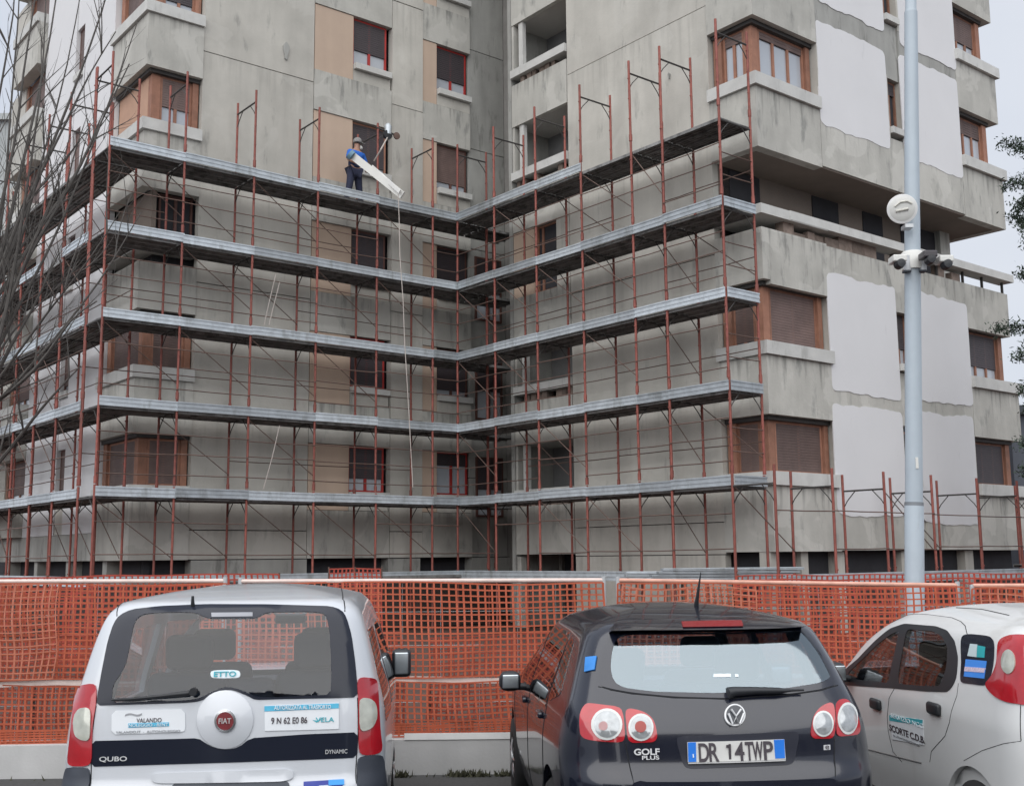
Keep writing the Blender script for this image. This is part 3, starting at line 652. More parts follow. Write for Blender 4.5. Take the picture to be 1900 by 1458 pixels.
# dish
dc = at(1674,389,11.95); DT = empty('dish', dc, 0, 'round white dish mounted high on the grey lamp post', 'antenna')
mb = MB(); mb.lathe([(.0001,-.03),(.06,-.028),(.12,-.02),(.148,-.004),(.152,.0),(.148,.012),(.0001,.03)],n=40,axis='y'); o = mb.build('dish_bowl', M_WPLA, DT, True)
Rm = Matrix.Rotation(math.radians(-14),4,'Z')@Matrix.Rotation(math.radians(14),4,'X'); o.matrix_local = Rm
mb = MB()
mb.lathe([(.152,-.012),(.16,-.008),(.16,.012),(.152,.014)],n=40,axis='y'); o = mb.build('rim', mat('dish_rim',(.75,.75,.74),.5), DT, True); o.matrix_local = Rm
mb = MB(); mb.tube([(-.07,-.034,-.02),(.06,-.034,-.005)],.014,8); mb.tube([(-.08,-.03,.03),(-.02,-.032,.075),(.05,-.03,.08),(.1,-.025,.05)],.01,8); o = mb.build('ridge', mat('cream_plastic',(.56,.55,.5),.5), DT, True); o.matrix_local = Rm
mb = MB(); mb.tube([(.02,.02,-.03),(.06,.08,-.15),(.1,.14,-.16)],.02,8); mb.box((.03,.02,-.2),(.12,.16,-.16)); mb.build('bracket', M_FPOST, DT)
cpos = pole(5.07)
def camera_(px, py, label, body, lens, side):
    rt = empty('security_camera', cpos, 0, label, 'security camera', 'security cameras on the lamp post')
    c = at(px, py, 11.95)-cpos
    mb = MB(); mb.tube([(side*.09,-.02,0),(c.x*.6,c.y*.5,c.z+.03),tuple(c)],.02,8); mb.build('arm', M_WPLA, rt, True)
    mb = MB(); mb.box((c.x-.075,c.y-.09,c.z-.02),(c.x+.075,c.y+.1,c.z+.055)); o = mb.build('housing', body, rt)
    bv = o.modifiers.new('b','BEVEL'); bv.width = .015; bv.segments = 3
    mb = MB(); mb.lathe([(.0001,-.09),(.045,-.085),(.052,-.02),(.05,.03),(.0001,.05)],(c.x,c.y-.03,c.z-.045),20,'y'); mb.build('lens', lens, rt, True)
camera_(1666,486,'white and black security camera left of the lamp post',M_WPLA,M_BLK,-1)
camera_(1722,478,'dark security camera reaching out right of the lamp post',mat('dark_camera',(.05,.045,.05),.4),M_BLK,1)
camera_(1752,487,'long white security camera at the end of the right arm on the lamp post',M_WPLA,M_BLK,1)
rt = empty('junction_box', cpos, 0, 'white clamp box wrapped round the lamp post between the cameras', 'junction box')
mb = MB(); mb.tube([(0,0,-.09),(0,0,-.02),(0,0,.09),(0,0,.115)],[.115,.125,.125,.1],24); mb.build('clamp_box', M_WPLA, rt, True)
for sx in (-.085,.085):
    mb = MB(); mb.tube([(sx,-.07,-.115),(sx,-.07,.05)],.04,14); mb.build('cover', mat('pale_cover',(.5,.52,.54),.5), rt, True)
for sx in (-.1,.07): mb = MB(); mb.box((sx-.03,-.11,-.135),(sx+.04,-.02,-.116)); mb.build('foot', M_GREYP, rt)

# ================================================================== HOIST, ROPE, WORKER
def Wp(a, y, z): return root0 @ Vector((a, y, z))
hb = empty('hoist', Wp(-2.65,0,13.42), TH, 'small electric rope hoist on a bracket clamped to a scaffold post above the worker', 'hoist')
mb = MB(); mb.tube([(-.06,0,.02),(.3,-.02,-.03),(.56,-.05,-.07)],.025,8); mb.tube([(.0,.0,-.3),(.2,-.02,-.12),(.3,-.03,-.03)],.016,6); mb.build('bracket', M_DKST, hb, True)
mb = MB(); mb.lathe([(.0001,-.16),(.09,-.15),(.1,.08),(.05,.16),(.0001,.17)],(.3,-.03,.05),16); mb.build('motor', M_GALV, hb, True)
mb = MB(); mb.lathe([(.05,-.05),(.13,-.045),(.13,.045),(.05,.05)],(.27,-.05,-.13),18,'y'); mb.build('drum', M_BLK, hb, True)
mb = MB(); mb.lathe([(.0001,-.03),(.1,-.02),(.1,.02),(.0001,.03)],(.56,-.06,-.09),16,'y'); mb.build('pulley', M_RUST, hb, True)
def rope(pts, r, label, m=M_ROPE):
    mb = MB(); mb.tube(pts, r, 6); o = mb.build('rope', m, None, True)
    p = Vector(pts[-1]); tag(o, label, 'rope', 'ropes on the scaffolding'); return o
YR = 29.2
rope([Wp(-2.38,-.05,13.22), at(706,280,27.9), at(694,300,28.1)], .02, 'taut pale rope running from the hoist down to the worker')
rope([at(739,362,26.9), at(741,420,26.9), at(742,475,26.9), at(748,560,26.85), at(751,640,26.8), at(756,720,26.8), at(760,790,26.8), at(766,905,26.8)], .011, 'long pale rope hanging from the top deck past four decks below the worker')
rope([at(519,790,26.3), at(505,850,26.3), at(489,908,26.3)], .010, 'thin pale rope slanting beside the lower left wall')
rope([at(512,510,26.6), at(500,560,26.6), at(490,605,26.6)], .010, 'left one of two thin cords hanging below the second deck')
rope([at(519,525,26.6), at(510,560,26.6), at(499,605,26.6)], .010, 'right one of two thin cords hanging below the second deck')
# worker
WA, WY, WZ = -3.05, .55, ZD[5]-.2
wk = empty('person', Wp(WA,WY,WZ), TH, 'worker in blue top and dark trousers with pale cap, carrying boards on the top deck', 'person'); wk.scale = (1.07,1.07,1.07)
def skin(name, V, E_, rad, m, parent, sub=2, rootv=0):
    me = bpy.data.meshes.new(name); bm = bmesh.new(); ly = bm.verts.layers.skin.verify()
    vs = [bm.verts.new(v) for v in V]
    for i, v in enumerate(vs):
        r = rad[i]; v[ly].radius = (r, r) if not isinstance(r, tuple) else r; v[ly].use_root = (i == rootv)
    for a, b in E_: bm.edges.new((vs[a], vs[b]))
    bm.to_mesh(me); bm.free()
    o = bpy.data.objects.new(name, me); COL.objects.link(o)
    s = o.modifiers.new('s','SKIN'); s.use_smooth_shade = True; ss = o.modifiers.new('u','SUBSURF'); ss.levels = ss.render_levels = sub
    dg = bpy.context.evaluated_depsgraph_get(); me2 = bpy.data.meshes.new_from_object(o.evaluated_get(dg)); bpy.data.objects.remove(o)
    me2.materials.clear(); me2.materials.append(m); me2.shade_smooth(); me2.name = name
    return put(name, me2, parent)
# body frame: x right along the deck, y to the wall, z up; seen from behind-left, leaning to the right
V = [(0,0,.90),(0,.02,1.08),(.03,.03,1.25),(.06,.03,1.40),(.09,.04,1.50),(.11,.06,1.60),(.12,.06,1.70),
     (-.09,0,.86),(-.16,-.04,.48),(-.24,-.02,.08),(-.22,.14,.04),
     (.10,0,.86),(.17,.05,.48),(.25,.06,.08),(.29,.2,.04),
     (-.13,.0,1.38),(-.24,-.10,1.14),(-.02,-.26,1.02),(.06,-.28,1.0),
     (.24,.02,1.36),(.36,.02,1.13),(.44,.14,1.02),(.48,.2,1.04)]
Ed = [(0,1),(1,2),(2,3),(3,4),(4,5),(5,6),(0,7),(7,8),(8,9),(9,10),(0,11),(11,12),(12,13),(13,14),(3,15),(15,16),(16,17),(17,18),(3,19),(19,20),(20,21),(21,22)]
rad = [.135,.14,.155,.13,.06,.085,.075,.10,.075,.05,.045,.10,.075,.05,.045,.07,.052,.038,.03,.07,.052,.038,.03]
body = skin('body', V, Ed, rad, M_SKIN, wk)
def sub(idx, name, m, grow, extra=None, root=0):
    mp_ = {j:i for i,j in enumerate(idx)}
    return skin(name, [V[j] for j in idx], [(mp_[a],mp_[b]) for a,b in Ed if a in mp_ and b in mp_], [rad[j]+grow for j in idx], m, wk, 2, root)
sub([0,7,8,9,11,12,13], 'trousers', mat('navy_trousers',(.018,.022,.05),.85,var=.15,scale=10), .018)
sub([1,2,3,15,16,19,20], 'blue_top', mat('blue_jersey',(.015,.12,.50),.8,var=.15,scale=9), .02)
sub([0,1,2], 'dark_vest', mat('dark_vest',(.02,.03,.08),.85), .024)
for nm,(a,b) in {'shoe':(9,10),'shoe.001':(13,14)}.items(): skin('shoe',[V[a],V[b]],[(0,1)],[.06,.055],M_BLK,wk,1)
for (h,s_) in ((V[18],1),(V[22],1)):
    P = [h,(h[0]+.05,h[1]+.02,h[2]-.01)]; E2=[(0,1)]; rr=[.032,.034]
    for f in range(4):
        n0=len(P); y=h[1]-.03+f*.022; P += [(h[0]+.08,y,h[2]+.0),(h[0]+.11,y+.005,h[2]-.02-.003*f),(h[0]+.10,y+.01,h[2]-.045)]; E2 += [(1,n0),(n0,n0+1),(n0+1,n0+2)]; rr += [.0095]*3
    n0=len(P); P += [(h[0]+.05,h[1]-.045,h[2]+.01),(h[0]+.075,h[1]-.06,h[2]-.01)]; E2 += [(0,n0),(n0,n0+1)]; rr += [.011,.010]
    skin('glove', P, E2, rr, mat('work_glove',(.04,.04,.038),.9), wk, 1)
hd = Vector(V[6])
mb = MB(); mb.lathe([(.112,-.0),(.116,.03),(.108,.075),(.07,.12),(.0001,.135)],(hd.x,hd.y,hd.z-.005),20); mb.box((hd.x+.04,hd.y-.05,hd.z-.003),(hd.x+.2,hd.y+.07,hd.z+.012)); mb.build('cap', mat('pale_cap',(.24,.235,.23),.9,var=.4,scale=30), wk, True)
mb = MB(); mb.lathe([(.0001,.05),(.04,.045),(.062,.0),(.055,-.02)],(hd.x+.07,hd.y-.02,hd.z-.13),16,'x'); mb.build('dust_mask', M_WPLA, wk, True)
mb = MB(); mb.tube([(hd.x-.09,hd.y-.05,hd.z-.02),(hd.x+.02,hd.y-.125,hd.z-.03),(hd.x+.11,hd.y-.05,hd.z-.03)],.014,6); mb.build('goggles', M_BLK, wk, True)
# carried boards
def board(name, p, q, w_, h_, m, label, tip=None):
    d = (q-p); L = d.length; mb = MB(); mb.box((0,-w_/2,-h_/2),(L,w_/2,h_/2)); o = mb.build(name, m); tag(o, label, 'board', 'boards held by the worker')
    o.matrix_world = Matrix.Translation(p) @ d.to_track_quat('X','Z').to_matrix().to_4x4(); return o
d0 = 28.35
board('board', at(655,291,d0), at(747,364,27.6), .05, .19, M_WPLA, 'long white board carried aslant under the arm of the worker')
board('board', at(690,311,d0-.12), at(742,357,27.5), .03, .10, mat('white_panel2',(.72,.72,.70),.6), 'narrow white strip lying on the lower half of the long board')
mb = MB(); p = at(651,289,d0-.03); mb.lathe([(.05,-.06),(.13,-.05),(.13,.05),(.05,.06)],(0,0,0),18,'x'); o = mb.build('tape_roll', mat('grey_blue_roll',(.14,.25,.33),.6), None, True); o.location = p; o.rotation_euler = (0,.7,.2); tag(o,'grey blue roll at the upper end of the white board','roll')

# ================================================================== CARS
M_WCAR = mat('white_car_paint', (.56,.585,.62), .3, var=.035, scale=3, streak=.02, stain=(.40,.40,.39), stainamt=.25, thr=.6, coat=.8)
M_WCAR2 = mat('white_car_paint_dull', (.66,.67,.67), .35, var=.04, scale=3, stain=(.42,.41,.38), stainamt=.3, thr=.6, coat=.6)
M_NAVY = mat('navy_car_paint', (.007,.009,.019), .22, var=.08, scale=3, coat=.6)
M_GLS = glass('car_glass', (.90,.92,.94), .02)
M_GLSD = glass('tinted_car_glass', (.5,.52,.54), .05)
M_GLSG = glass('hazy_car_glass', (.70,.80,.87), .2, .06, (.80,.93,1))
M_FRIT = mat('black_glass_border', (.014,.017,.028), .12, var=0, spec=.35)
M_REDL = mat('red_lens', (.40,.010,.018), .12, var=.2, scale=9, coat=1)
M_CLRL = mat('clear_lens', (.46,.47,.41), .12, metal=.15, var=.22, scale=16, coat=1)
M_CLRG = mat('grey_lens', (.36,.38,.39), .12, metal=.3, var=.3, scale=26, coat=1)
M_CHR = mat('chrome', (.72,.74,.76), .16, metal=1, var=0)
M_SATIN = mat('satin_metal', (.62,.63,.64), .45, metal=.3, var=0)
M_RUB = mat('tyre_rubber', (.018,.018,.019), .85, var=.1)
M_RIM = mat('alloy_rim', (.45,.46,.47), .3, metal=.8, var=0)
M_SEAT = mat('seat_fabric', (.03,.042,.065), .9, var=.1)
M_INT = mat('car_interior', (.018,.021,.027), .9, var=.1)
M_SEAM = mat('panel_gap', (.008,.009,.011), .8, var=0)
def pchip(xs, ys, x):
    n = len(xs)
    if x <= xs[0]: return ys[0]
    if x >= xs[-1]: return ys[-1]
    i = max(j for j in range(n-1) if xs[j] <= x)
    d = [(ys[j+1]-ys[j])/(xs[j+1]-xs[j]) for j in range(n-1)]
    def m(j):
        if j == 0: return d[0]
        if j == n-1: return d[-1]
        if d[j-1]*d[j] <= 0: return 0
        return 2*d[j-1]*d[j]/(d[j-1]+d[j])
    h = xs[i+1]-xs[i]; t = (x-xs[i])/h
    return ys[i]*(2*t**3-3*t*t+1)+h*m(i)*(t**3-2*t*t+t)+ys[i+1]*(-2*t**3+3*t*t)+h*m(i+1)*(t**3-t*t)
class Car:
    def __init__(s, name, loc, yaw, spec, paint, label, cat):
        s.rt = empty(name, loc, yaw, label, cat, 'cars parked in a row at the net fence')
        s.M = Matrix.Translation(loc) @ Matrix.Rotation(yaw,4,'Z'); s.Mi = s.M.inverted(); s.paint = paint; s.sp = spec
        s.shell = s.make_shell(); s.bvh = BVHTree.FromPolygons(s.shell[0], s.shell[1])
        s.cut = []
    def plan(s, w, yr, yf, rx, ry, bul, tf, q=1):
        pts = []
        for k in range(9): x = (w-rx)*k/8; pts.append((x, yr+bul*(x/max(w,1e-6))**2))
        yc = yr+bul*((w-rx)/max(w,1e-6))**2; P0 = (w-rx, yc); P1 = (w, yc+.12*ry); P2 = (w, yc+ry)
        for k in range(1,9):
            t = k/8; pts.append(((1-t)**2*P0[0]+2*t*(1-t)*P1[0]+t*t*P2[0], (1-t)**2*P0[1]+2*t*(1-t)*P1[1]+t*t*P2[1]))
        y1 = yf-.5*q
        for k in range(1,25): pts.append((w, P2[1]+(y1-P2[1])*k/24))
        for k in range(1,9):
            t = k/8; pts.append(((1-t)**2*w+2*t*(1-t)*w+t*t*w*.45, (1-t)**2*y1+2*t*(1-t)*(y1+.38*q)+t*t*(yf-.03*q)))
        for k in range(1,5): pts.append((w*.45*(1-k/4), yf-.03*q*(1-k/4)))
        L = s.sp['L']; ym = L*.5; out = []
        for x, y in pts:
            f = 1 - tf*max(0,(abs(y-ym)-L*.22)/(L*.28))**2 if y < ym else 1-tf*1.3*max(0,(abs(y-ym)-L*.22)/(L*.28))**2
            out.append((x*f, y))
        return out
    def make_shell(s):
        sp = s.sp; zb, ze, cr = sp['zb'], sp['ze'], sp['crown']; rows = []
        g = lambda k, z: pchip([a for a,b in sp[k]], [b for a,b in sp[k]], z)
        nz_ = 58
        for i in range(nz_+1):
            z = zb+(ze-zb)*i/nz_; rows.append([(x,y,z) for x,y in s.plan(g('w',z),g('rear',z),g('front',z),g('rx',z),g('ry',z),sp['bulge'],sp['tf'])])
        we, yr, yf, ym = g('w',ze), g('rear',ze), g('front',ze), sp['ym']
        K = 14
        for k in range(1,K+1):
            q = 1-k/K; q = max(q,.02); zz = ze+cr*(1-q**2.3)
            rows.append([(x,y,zz) for x,y in s.plan(we*q, ym-(ym-yr)*q, ym+(yf-ym)*q, g('rx',ze)*q, g('ry',ze)*q, sp['bulge']*q, sp['tf'], q)])
        vs = []; n = len(rows[0])
        for r in rows:
            vs += [Vector(p) for p in r]+[Vector((-p[0],p[1],p[2])) for p in r[1:-1][::-1]]
        m = 2*n-2; fs = []
        for i in range(len(rows)-1):
            for k in range(m): fs.append((i*m+k, i*m+(k+1)%m, (i+1)*m+(k+1)%m, (i+1)*m+k))
        fs.append(tuple(range(m))[::-1]); fs.append(tuple((len(rows)-1)*m+k for k in range(m)))
        return vs, fs
    def hit(s, px, py):
        d = s.Mi.to_3x3() @ ray(px,py); o = s.Mi @ Vector((0,0,CAMH))
        h = s.bvh.ray_cast(o, d)
        if h[0]: return h[0]
        best = None
        for k in range(160):
            p = o+d*(4+k*.04); q = s.bvh.find_nearest(p)
            if best is None or q[3] < best[0]: best = (q[3], q[0])
        return best[1]
    def pxs(s, pts): return [s.hit(*p) for p in pts]
    def cast(s, a, b, axis):
        if axis == 'y': o, d = Vector((a,-2,b)), Vector((0,1,0))
        elif axis == 'f': o, d = Vector((a,8,b)), Vector((0,-1,0))
        elif axis == 'z': o, d = Vector((a,b,3)), Vector((0,0,-1))
        else:
            sg = -1 if axis == 'x' else 1; o, d = Vector((sg*3,a,b)), Vector((-sg,0,0))
        h = s.bvh.ray_cast(o, d)
        if h[0] is None:
            p = o+d*(2 if axis in 'yf' else 2.2); q = s.bvh.find_nearest(p); return q[0], q[1]
        nn = h[1]
        if nn.dot(d) > 0: nn = -nn
        return h[0], nn
    def patch(s, name, P, m, axis='y', off=.003, th=.008, dome=0, step=.035, holes=(), parent=None, px=True, label=None, smooth=2):
        """panel with the given outline that follows the body surface"""
        def to2(P):
            if px: P = s.pxs(P)
            return [((p[0],p[2]) if axis in 'yf' else ((p[0],p[1]) if axis == 'z' else (p[1],p[2]))) if len(p) == 3 else tuple(p) for p in P]
        def dens(Q):
            for _ in range(smooth):   # round the corners slightly
                Q2 = []
                for i in range(len(Q)):
                    a, b = Vector(Q[i]), Vector(Q[(i+1)%len(Q)]); L = (b-a).length
                    c = min(.25, .02/max(L,1e-5)); Q2 += [a.lerp(b,c), a.lerp(b,1-c)]
                Q = Q2
            out = []
            for i in range(len(Q)):
                a, b = Vector(Q[i]), Vector(Q[(i+1)%len(Q)]); n = max(1,int((b-a).length/step))
                out += [a.lerp(b,k/n) for k in range(n)]
            return out
        loops = [dens(to2(P))]+[dens(to2(h)) for h in holes]
        vs = []; ed = []
        for lp in loops:
            n0 = len(vs); vs += [Vector(q) for q in lp]; ed += [(n0+i, n0+(i+1)%len(lp)) for i in range(len(lp))]
        xs = [v.x for v in loops[0]]; ys = [v.y for v in loops[0]]
        def inside(p, lp):
            c = False; j = len(lp)-1
            for i in range(len(lp)):
                if (lp[i].y > p[1]) != (lp[j].y > p[1]) and p[0] < (lp[j].x-lp[i].x)*(p[1]-lp[i].y)/(lp[j].y-lp[i].y)+lp[i].x: c = not c
                j = i
            return c
        x = min(xs)+step/2
        while x < max(xs):
            y = min(ys)+step/2
            while y < max(ys):
                if inside((x,y),loops[0]) and not any(inside((x,y),h) for h in loops[1:]):
                    if min((Vector((x,y))-v).length_squared for lp in loops for v in lp) > (step*.45)**2: vs.append(Vector((x,y)))
                y += step
            x += step
        r = delaunay_2d_cdt(vs, ed, [], 0, 1e-6)
        V2, F2 = r[0], r[2]; keep = []
        for f in F2:
            c = sum((V2[i] for i in f), Vector((0,0)))/len(f)
            if inside(c,loops[0]) and not any(inside(c,h) for h in loops[1:]): keep.append(f)
        cx = sum(v.x for v in loops[0])/len(loops[0]); cy = sum(v.y for v in loops[0])/len(loops[0])
        rad_ = max((v-Vector((cx,cy))).length for v in loops[0])
        top = []; bot = []
        for v in V2:
            p, n = s.cast(v.x, v.y, axis); q = min(1,(v-Vector((cx,cy))).length/rad_)
            top.append(p+n*(off+dome*(1-q*q))); bot.append(p-n*th)
        n = len(V2); fs = [tuple(f) for f in keep]+[tuple(n+i for i in f[::-1]) for f in keep]
        cnt = {}
        for f in keep:
            for i in range(len(f)):
                e = (f[i], f[(i+1)%len(f)]); cnt[e] = 1
        for (a,b) in cnt:
            if (b,a) not in cnt: fs.append((b,a,n+a,n+b))
        me = bpy.data.meshes.new(name); me.from_pydata(top+bot, [], fs)
        bm = bmesh.new(); bm.from_mesh(me); bmesh.ops.delete(bm, geom=[v for v in bm.verts if not v.link_faces], context='VERTS'); bmesh.ops.recalc_face_normals(bm, faces=bm.faces); bm.to_mesh(me); bm.free()
        autosmooth(me, 40); me.materials.append(m); o = put(name, me, parent or s.rt)
        if label: o['label'] = label
        return o
    def ell(s, cx, cy, rx, ry, k=24): return [(cx+rx*math.cos(2*math.pi*i/k), cy+ry*math.sin(2*math.pi*i/k)) for i in range(k)]
    def seam(s, P, r=.0035, name='panel_gap', m=None, px=True):
        pts = []
        Q = s.pxs(P) if px else [Vector(p) for p in P]
        for i in range(len(Q)-1):
            n = max(1,int((Q[i+1]-Q[i]).length/.04))
            for k in range(n): pts.append(s.bvh.find_nearest(Q[i].lerp(Q[i+1],k/n))[0])
        pts.append(s.bvh.find_nearest(Q[-1])[0])
        mb = MB(); mb.tube(pts, r, 5); return mb.build(name, m or M_SEAM, s.rt, True)
    def cutter(s, P2, axis, a, b):
        mb = MB(); X = (lambda p,q,h:(p,h,q)) if axis == 'y' else (lambda p,q,h:(h,p,q))
        mb.prism(P2, a, b, X); s.cut.append(mb)
    def cyl(s, y, z, r, x0, x1): s.cut_cyl = getattr(s,'cut_cyl',[])+[(y,z,r,x0,x1)]
    def body(s):
        vs, fs = s.shell
        me = bpy.data.meshes.new('body'); me.from_pydata(vs, [], fs)
        bm = bmesh.new(); bm.from_mesh(me); bmesh.ops.recalc_face_normals(bm, faces=bm.faces); bm.normal_update()
        inn = [v.co - v.normal*.035 for v in bm.verts]; bm.to_mesh(me); bm.free()
        n = len(vs); F = [tuple(p.vertices) for p in me.polygons]
        me2 = bpy.data.meshes.new('body'); me2.from_pydata([v.co.copy() for v in me.vertices]+inn, [], F+[tuple(n+i for i in f[::-1]) for f in F])
        o = bpy.data.objects.new('body', me2); COL.objects.link(o)
        cs = list(s.cut)
        for (y,z,r,x0,x1) in getattr(s,'cut_cyl',[]):
            mb = MB(); k = 40; mb.prism([(y+r*math.cos(2*math.pi*i/k), z+r*math.sin(2*math.pi*i/k)) for i in range(k)], x0, x1, lambda p,q,h:(h,p,q)); cs.append(mb)
        for ci, mb in enumerate(cs):
            n0 = len(o.data.polygons)
            for tr_ in range(6):
                co = bpy.data.objects.new('c', mb.mesh('c')); COL.objects.link(co); j_ = tr_*.0023
                co.location = (j_*.7, j_, -j_*.6)
                md = o.modifiers.new('b','BOOLEAN'); md.operation = 'DIFFERENCE'; md.solver = 'EXACT'; md.object = co
                dg = bpy.context.evaluated_depsgraph_get(); res = bpy.data.meshes.new_from_object(o.evaluated_get(dg))
                o.modifiers.clear(); bpy.data.objects.remove(co)
                if len(res.polygons) > n0*.8: o.data = res; break
        res = o.data; bpy.data.objects.remove(o)
        res.materials.clear(); res.materials.append(s.paint); res.name = 'body'; autosmooth(res, 38)
        return put('body', res, s.rt)
    def text(s, body, px, py, hpx, wpx, m, parent=None, side=False, out=.006, bold=0, tilt=0, name='lettering'):
        p = s.hit(px, py); q = s.bvh.find_nearest(p); nn = q[1]
        d = (s.M @ p - Vector((0,0,CAMH))).length
        cu = bpy.data.curves.new('t','FONT'); cu.body = body; cu.size = 1; cu.extrude = .012; cu.offset = bold; cu.align_x = 'CENTER'; cu.align_y = 'CENTER'
        t = bpy.data.objects.new('t', cu); COL.objects.link(t); dg = bpy.context.evaluated_depsgraph_get(); me = bpy.data.meshes.new_from_object(t.evaluated_get(dg)); bpy.data.objects.remove(t)
        xs = [v.co.x for v in me.vertices]; ys = [v.co.y for v in me.vertices]
        W_, H_ = max(xs)-min(xs), max(ys)-min(ys); mx_, my_ = (max(xs)+min(xs))/2, (max(ys)+min(ys))/2
        sx = wpx*d/FPX/W_/(abs(ray(px,py).x*0+1)); sy = hpx*d/FPX/H_
        if side: sx *= s.sidescale
        for v in me.vertices: v.co = Vector(((v.co.x-mx_)*sx, (v.co.y-my_)*sy, v.co.z*.1))
        me.materials.clear(); me.materials.append(m); me.name = name; o = put(name, me, parent or s.rt)
        X = Vector((0,-1,0)) if side else Vector((1,0,0))
        Z = (q[1] if q[1].dot(Vector((-1,0,0)) if side else Vector((0,-1,0))) > 0 else -q[1]); X = (X - Z*X.dot(Z)).normalized(); Y = Z.cross(X)
        Mx = Matrix((X,Y,Z)).transposed().to_4x4()
        o.matrix_local = Matrix.Translation(p+Z*out) @ Mx @ Matrix.Rotation(tilt,4,'Z'); return o
def rbox(name, a, b, bev, m, parent, rot=None):
    mb = MB(); c = [(a[i]+b[i])/2 for i in range(3)]
    mb.box([a[i]-c[i] for i in range(3)], [b[i]-c[i] for i in range(3)]); me = mb.mesh(name)
    bm = bmesh.new(); bm.from_mesh(me); bmesh.ops.bevel(bm, geom=bm.edges[:], offset=bev, segments=4, affect='EDGES', profile=.5); bm.to_mesh(me); bm.free()
    autosmooth(me, 50); me.materials.append(m); o = put(name, me, parent, c)
    if rot: o.rotation_euler = rot
    return o
def seat(car, x, y, z, wd=.5, hr=True, low=False):
    s_ = rbox('seat', (x-wd/2,y-.06,z), (x+wd/2,y+.07,z+(.45 if low else .6)), .06, M_SEAT, car.rt, (.18,0,0))
    rbox('cushion', (-wd/2,.0,-.42), (wd/2,.5,-.28), .05, M_SEAT, s_)
    if hr: rbox('headrest', (-.14,-.06,.32 if not low else .25), (.14,.05,.53 if not low else .42), .05, M_SEAT, s_)
    return s_
def wheel(car, x, y, r, wd=.19, spokes=10):
    mb = MB(); sg = 1 if x > 0 else -1
    mb.lathe([(r*.62,-wd/2),(r*.9,-wd/2),(r*.985,-wd*.36),(r,-wd*.2),(r,wd*.2),(r*.985,wd*.36),(r*.9,wd/2),(r*.62,wd/2),(r*.6,0),(r*.62,-wd/2)],(x,y,r),40,'x'); w_ = mb.build('wheel', M_RUB, car.rt, True)
    mb = MB(); xo = x+sg*wd*.42
    for k in range(spokes):
        a = 2*math.pi*k/spokes; c_, s_ = math.cos(a), math.sin(a)
        mb.tube([(xo,y+c_*.04,r+s_*.04),(xo+sg*.01,y+c_*r*.33,r+s_*r*.33),(xo-sg*.01,y+c_*r*.62,r+s_*r*.62)],[.022,.016,.02],6)
    mb.lathe([(.0001,-.03),(.055,-.03),(.055,.02),(.0001,.025)],(xo,y,r),16,'x')
    mb.build('rim_spokes', M_RIM, w_, True)
    mb = MB(); mb.lathe([(r*.60,-wd*.44),(r*.65,-wd*.44),(r*.65,wd*.44),(r*.60,wd*.44),(r*.60,-wd*.44)],(x,y,r),40,'x'); mb.build('rim_ring', M_RIM, w_, True)
    mb = MB(); mb.lathe([(.0001,-.01),(r*.6,-.01),(r*.6,.01),(.0001,.01)],(x,y,r),24,'x'); mb.build('brake_disc', M_BLK, w_)
def interior(car, W_, zf, y0, y1, m=M_INT):
    mb = MB(); mb.box((-W_,y0,zf-.05),(W_,y1,zf)); mb.build('floor', m, car.rt)
    mb = MB(); mb.box((-W_,y1-.35,zf),(W_,y1,zf+.5)); mb.build('dashboard', m, car.rt)
def grow(Q, d):
    cx = sum(p[0] for p in Q)/len(Q); cy = sum(p[1] for p in Q)/len(Q); out = []
    for x, y in Q:
        L = math.hypot(x-cx,y-cy); out.append((x+(x-cx)/L*d, y+(y-cy)/L*d))
    return out
def to2(P, axis='y'): return [(p[0],p[2]) if axis == 'y' else (p[1],p[2]) for p in P]

# ---------------- white van
K = lambda x,y: (90+x*.3684, 1050+y*.3684)
KL = lambda L: [K(*p) for p in L]
sv = dict(L=3.96, zb=.28, ze=1.655, crown=.075, ym=1.5, bulge=.05, tf=.05,
  rear=[(.28,.06),(.45,.0),(.72,.0),(.78,.03),(1.0,.05),(1.2,.08),(1.4,.135),(1.55,.20),(1.62,.26),(1.655,.32)],
  front=[(.28,3.9),(.5,3.96),(.8,3.9),(.95,3.75),(1.02,3.35),(1.1,3.05),(1.4,2.62),(1.655,2.25)],
  w=[(.28,.80),(.5,.845),(.9,.855),(1.05,.845),(1.3,.785),(1.5,.73),(1.6,.69),(1.655,.635)],
  rx=[(.28,.2),(1.2,.17),(1.655,.15)], ry=[(.28,.28),(1.2,.24),(1.655,.2)])
van = Car('parked_van', Vector((-1.50,5.93,0)), math.radians(5.2), sv, M_WCAR, 'white compact van with two stickers and a dark band across its tailgate', 'van')
c = van
glo = KL([(240,704),(250,640),(272,520),(300,380),(330,290),(360,250),(420,222),(560,206),(800,196),(1100,197),(1420,206),(1475,225),(1500,262),(1525,350),(1543,480),(1554,600),(1556,662),(1150,672),(1040,676),(1005,656),(930,626),(880,626),(820,650),(770,682),(700,690)])
gin = KL([(320,690),(325,600),(370,540),(395,480),(412,390),(430,300),(450,262),(490,243),(620,236),(740,238),(790,262),(820,268),(1030,268),(1055,262),(1100,236),(1300,233),(1380,238),(1402,260),(1415,330),(1422,470),(1424,560),(1420,650),(1150,662),(1050,662),(1005,640),(930,612),(880,612),(820,636),(760,668),(700,678)])
gi2 = to2(c.pxs(gin)); c.cutter(grow(gi2,.015), 'y', -.5, .9)
c.patch('rear_window_border', glo, M_FRIT, holes=[gin], off=.004, th=.006, smooth=1)
c.patch('rear_window', gin, M_GLS, off=.002, th=.004, smooth=1)
